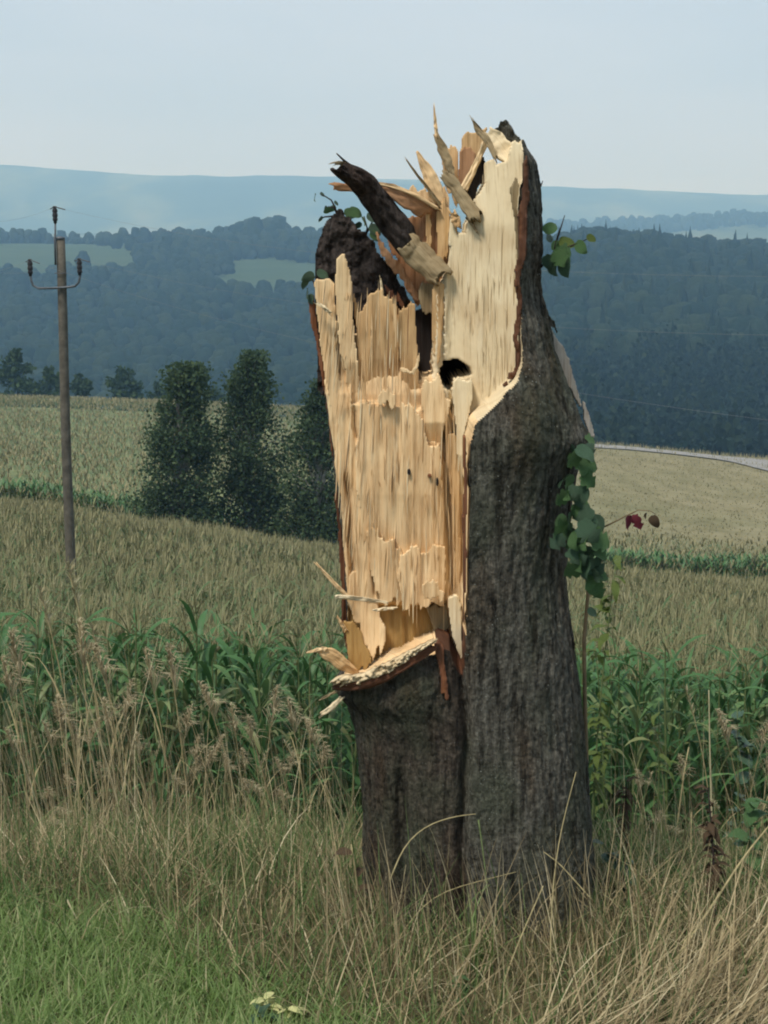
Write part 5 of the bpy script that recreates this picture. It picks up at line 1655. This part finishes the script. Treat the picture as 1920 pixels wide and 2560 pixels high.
# leaves: tip centre px, py, depth, size m, azimuth deg (0 = to the right), tilt deg (down +), roll, material
for (px, py, dd, sz, az, ti, ro, mt, kd) in (
        (1462, 1095, 5.5, .075, 10, 20, 40, 'leaf', 0), (1440, 1160, 5.46, .13, 0, 10, 75, 'leaf', 0), (1452, 1190, 5.46, .10, -20, 30, 60, 'leaf', 0), (1446, 1215, 5.47, .12, -60, 60, 40, 'leaf_dark', 1),
        (1448, 1250, 5.44, .13, -50, 70, 60, 'leaf', 1), (1464, 1262, 5.42, .16, -70, 75, 70, 'leaf_dark', 0), (1430, 1280, 5.42, .12, -120, 50, 70, 'leaf_dark', 0), (1420, 1310, 5.40, .12, 200, 30, 60, 'leaf', 0),
        (1455, 1300, 5.40, .15, -40, 50, 60, 'leaf_dark', 0), (1480, 1290, 5.44, .12, -20, 60, 70, 'leaf_dark', 1), (1470, 1345, 5.42, .14, 0, 15, 60, 'leaf', 0), (1440, 1360, 5.40, .13, -70, 60, 50, 'leaf_dark', 0),
        (1478, 1370, 5.44, .11, -10, 25, 40, 'leaf', 1), (1446, 1385, 5.42, .12, -100, 45, 70, 'leaf', 0), (1470, 1400, 5.46, .12, -15, 40, 70, 'leaf_dark', 0), (1462, 1420, 5.46, .13, 180, 10, 70, 'leaf', 0),
        (1476, 1435, 5.48, .11, 0, 5, 50, 'leaf', 1), (1476, 1440, 5.5, .13, -50, 55, 50, 'leaf', 1), (1480, 1460, 5.52, .10, -40, 45, 60, 'leaf', 0), (1468, 1528, 5.6, .07, 10, 15, 60, 'leaf_dark', 1),
        (1462, 1535, 5.6, .03, 190, 30, 30, 'leaf_brown', 1), (1410, 1340, 5.38, .10, 170, 40, 80, 'leaf_dark', 0), (1425, 1240, 5.42, .10, 190, 20, 70, 'leaf', 0), (1432, 1330, 5.38, .11, -90, 60, 60, 'leaf', 1), (1418, 1215, 5.42, .08, -110, 50, 80, 'leaf', 0)):
    put_leaf(vine, at(px, py, dd), VB, sz * 0.58, math.radians(az), math.radians(ti), math.radians(ro), mt, kd)
for k in range(26):
    py = rng.uniform(1105, 1470)
    px = np.interp(py, [1100, 1180, 1260, 1340, 1420, 1480], [1450, 1436, 1440, 1450, 1466, 1478]) + rng.normal(0, 16)
    put_leaf(vine, at(px, py, 5.43 + rng.uniform(-0.03, 0.05)), VB, rng.uniform(0.035, 0.075), rng.uniform(0, 6.28), rng.uniform(0.1, 1.2), rng.uniform(0.5, 1.4), 'leaf' if rng.random() < 0.45 else 'leaf_dark', int(rng.integers(0, 2)))
for (px, py, dd, sz, az, ti, ro, mt, kd) in ((1590, 1286, 5.5, .052, -70, 72, 70, 'leaf_red', 0), (1580, 1290, 5.49, .05, 200, 60, 60, 'leaf_red', 1), (1634, 1288, 5.5, .045, -40, 75, 70, 'leaf_brown', 1), (1616, 1282, 5.5, .022, 200, 70, 60, 'leaf_brown', 1)):
    o = put_leaf(vine, at(px, py, dd), VB, sz, math.radians(az), math.radians(ti), math.radians(ro), mt, kd)
    if mt == 'leaf_red':
        o["label"] = "dark red leaf"


def shoot(name, label, base_pt, twigs, leaves):
    """leafy shoot sprouting from the trunk; a part of the tree with its own leaves"""
    b = Batch()
    for tw_ in twigs:
        b.add(*tube(np.array([at(*p) for p in tw_]), np.linspace(0.004, 0.0015, len(tw_)), 5))
    V, F = b.arrays()
    o = piece(name, V, F, M['twig_dark'], tree, BASE)
    if label:
        o["label"] = label
    for (px, py, dd, sz, az, ti, ro, mt, kd) in leaves:
        put_leaf(o, at(px, py, dd), BASE, sz, math.radians(az), math.radians(ti), math.radians(ro), mt, kd)


Yr = 5.62
shoot("shoot", "leafy shoot on the bark side near the top", None, [[(1352, 668, Yr), (1372, 650, Yr), (1385, 628, Yr), (1390, 600, Yr)], [(1352, 664, Yr), (1375, 655, Yr), (1400, 640, Yr)], [(1385, 630, Yr), (1420, 618, Yr), (1450, 606, Yr), (1472, 596, Yr)], [(1392, 600, Yr), (1402, 570, Yr), (1412, 538, Yr)]],
      [(1362, 582, Yr, .055, 20, -40, 60, 'leaf', 1), (1366, 600, Yr, .06, 60, -30, 80, 'leaf_dark', 1), (1378, 618, Yr, .06, 10, 0, 70, 'leaf', 1), (1384, 632, 5.58, .066, -20, 30, 70, 'leaf', 0), (1390, 628, 5.57, .06, -60, 50, 60, 'leaf', 0), (1398, 622, 5.57, .05, 10, 20, 60, 'leaf', 0), (1380, 640, Yr, .07, -90, 60, 60, 'leaf_dark', 1),
       (1398, 612, Yr, .06, 10, -10, 60, 'leaf_lime', 1), (1440, 606, Yr, .05, -30, 40, 70, 'leaf', 1), (1466, 594, Yr, .035, 0, 10, 70, 'leaf_lime', 1), (1362, 640, Yr, .05, -60, 50, 50, 'leaf_dark', 1), (1404, 650, 5.58, .06, -60, 60, 60, 'leaf_dark', 1)])
shoot("shoot", "bare twig on the bark side", None, [[(1342, 470, 5.68), (1352, 466, 5.68), (1357, 452, 5.68)], [(1352, 466, 5.68), (1348, 450, 5.68)]], [])
Yl = 5.86
shoot("shoot", "thin leafy sprig above the dark rear bark", None, [[(842, 535, Yl), (836, 515, Yl), (828, 500, Yl), (812, 490, Yl), (800, 485, Yl)], [(838, 520, Yl), (820, 516, Yl)], [(836, 540, Yl), (812, 542, Yl), (802, 546, Yl)], [(850, 540, Yl), (868, 530, Yl), (876, 520, Yl)]],
      [(790, 486, Yl, .028, 240, 50, 60, 'leaf_dark', 1), (800, 484, Yl, .02, 20, 20, 60, 'leaf_dark', 1), (818, 516, Yl, .018, 200, 50, 60, 'leaf_dark', 1), (835, 506, Yl, .022, 30, 20, 60, 'leaf_dark', 1), (840, 518, Yl, .03, 170, 20, 60, 'leaf', 1), (828, 524, Yl, .03, 190, 10, 70, 'leaf', 1),
       (862, 536, 5.83, .045, 25, -20, 70, 'leaf', 1), (872, 528, 5.82, .05, 10, 10, 70, 'leaf', 1), (864, 540, 5.82, .045, 40, -15, 60, 'leaf', 1), (808, 544, Yl, .024, 200, 30, 50, 'leaf_dark', 1)])
shoot("shoot", "small leaves in the notch beside the dark slab", None, [[(915, 590, Yl), (918, 570, Yl), (910, 540, Yl)], [(918, 580, Yl), (930, 556, Yl), (934, 536, Yl)]],
      [(912, 565, 5.84, .06, 95, -60, 60, 'leaf_lime', 2), (918, 548, 5.84, .05, 40, -10, 60, 'leaf_dark', 1), (922, 570, 5.83, .05, 10, 20, 70, 'leaf_dark', 1), (905, 562, 5.84, .03, 190, 10, 70, 'leaf_dark', 1), (926, 580, 5.83, .04, -10, 40, 60, 'leaf', 1), (930, 540, 5.83, .035, 30, -30, 60, 'leaf_lime', 1)])
shoot("shoot", "dark leaves clinging to the bare wood edge", None, [[(790, 720, 5.66), (782, 700, 5.66), (778, 685, 5.66)]],
      [(786, 690, 5.62, .045, 170, 10, 70, 'leaf_dark', 1), (792, 686, 5.62, .045, 20, 0, 60, 'leaf_dark', 1), (772, 700, 5.64, .04, 200, 40, 60, 'leaf_dark', 1), (770, 722, 5.64, .04, -100, 60, 70, 'leaf_dark', 1), (776, 735, 5.64, .035, -80, 70, 50, 'leaf_dark', 1)])

# weeds: upright leafy plants beside the trunk
def weed(name, label, cat, foot, H, nleaf, size, mat, kind=2, seed=0, stem='corn_stalk', spread=0.1):
    r = np.random.default_rng(700 + seed)
    root = link(name, None, loc=foot)
    tag(root, label, cat)
    z = np.linspace(0, H, 8)
    ax, ay = r.uniform(-spread, spread, 2)
    c = np.stack([ax * (z / H) ** 2, ay * (z / H) ** 2, z], -1)
    link("stem", make_mesh("stem", *tube(c, np.linspace(0.006, 0.002, 8), 6), M[stem]), root)
    for k in range(nleaf):
        f = r.uniform(0.25, 1.0)
        key = (mat, kind)
        if key not in LM:
            LM[key] = leaf_mesh("leaf", mat, 1.0, (0.95, 0.8, 0.45)[kind], (3, 0, 0)[kind], (0.3, 0.3, 0.6)[kind], seed=len(LM))
        o = link("leaf", LM[key], root, loc=(ax * f * f, ay * f * f, f * H))
        o.rotation_euler = (r.uniform(-.4, .4), r.uniform(-0.7, 0.5), r.uniform(0, 6.28))
        s = size * r.uniform(0.6, 1.2)
        o.scale = (s, s, s)


def foot(px, d):
    x = (px - 960) / FPX * d
    return (x, d, float(ground_z(x, d)) - 0.01)


weed("leafy_shoot", "yellow green leafy shoot growing just behind the trunk's bark edge", "shoot", foot(1505, 7.3), 1.45, 54, 0.075, 'leaf_lime', 2, 1, spread=0.12)
weed("leafy_shoot", "second lower yellow green shoot behind the trunk's bark edge", "shoot", foot(1540, 7.6), 1.15, 40, 0.07, 'leaf_lime', 2, 2, spread=0.1)
weed("leafy_shoot", "bright lime leafed weed in front of the corn", "weed", foot(1680, 8.0), 0.92, 16, 0.09, 'leaf_lime', 2, 3)
weed("dock_weed", "dark withered weed with drooping leaves in the near corner", "weed", foot(1835, 5.5), 0.5, 60, 0.05, 'leaf_brown', 2, 4, 'twig_dark')
weed("dock_weed", "brown withered weed beside the trunk's foot", "weed", foot(1590, 6.4), 0.45, 50, 0.045, 'leaf_brown', 2, 5, 'twig_dark')
weed("leafy_weed", "low dark green weed in the straw beside the trunk", "weed", foot(1600, 5.9), 0.22, 18, 0.075, 'leaf_dark', 1, 6)
weed("leafy_weed", "broad leaved green weed in the near corner edge", "weed", foot(1915, 6.0), 0.4, 22, 0.075, 'leaf', 1, 7)
weed("leafy_weed", "green leaved weed in front of the corn at the picture's edge", "weed", foot(1890, 8.3), 0.95, 24, 0.085, 'leaf_dark', 1, 8)
weed("leafy_weed", "low green weed at the bottom of the trunk", "weed", foot(1160, 4.75), 0.10, 10, 0.05, 'leaf', 2, 9)
weed("leafy_weed", "low clump of dark leaves at the bottom beneath the lawn's end", "weed", foot(680, 4.62), 0.07, 12, 0.05, 'leaf_dark', 2, 10)
weed("pale_leaved_plant", "creamy pale leaved plant, larger one at the bottom edge", "plant", foot(640, 4.66), 0.08, 8, 0.055, 'leaf_cream', 2, 11)
weed("pale_leaved_plant", "creamy pale leaved plant, smaller one at the bottom edge", "plant", foot(725, 4.66), 0.07, 6, 0.05, 'leaf_cream', 2, 12)
weed("withered_leaf_plant", "tan withered leaf bent over beside the trunk's foot on the lawn side", "weed", foot(895, 5.35), 0.32, 5, 0.07, 'leaf_brown', 2, 13, 'stem_dry')

# green tuft in front of the trunk
bx = np.stack([np.full(26, foot(1200, 5.05)[0]) + rng.normal(0, 0.025, 26), np.full(26, 5.05) + rng.normal(0, .02, 26), np.full(26, foot(1200, 5.05)[2])], -1)
tv, tf = blades(bx, rng.uniform(0.18, 0.36, 26), rng.uniform(0, 6.28, 26), rng.uniform(0.05, 0.6, 26), rng.uniform(0.1, 1.0, 26), np.full(26, 0.009), 6)
tag(link("grass_tuft", make_mesh("grass_tuft", tv, tf, M['lawn'])), "fresh green grass tuft in front of the trunk's foot", "grass tuft")
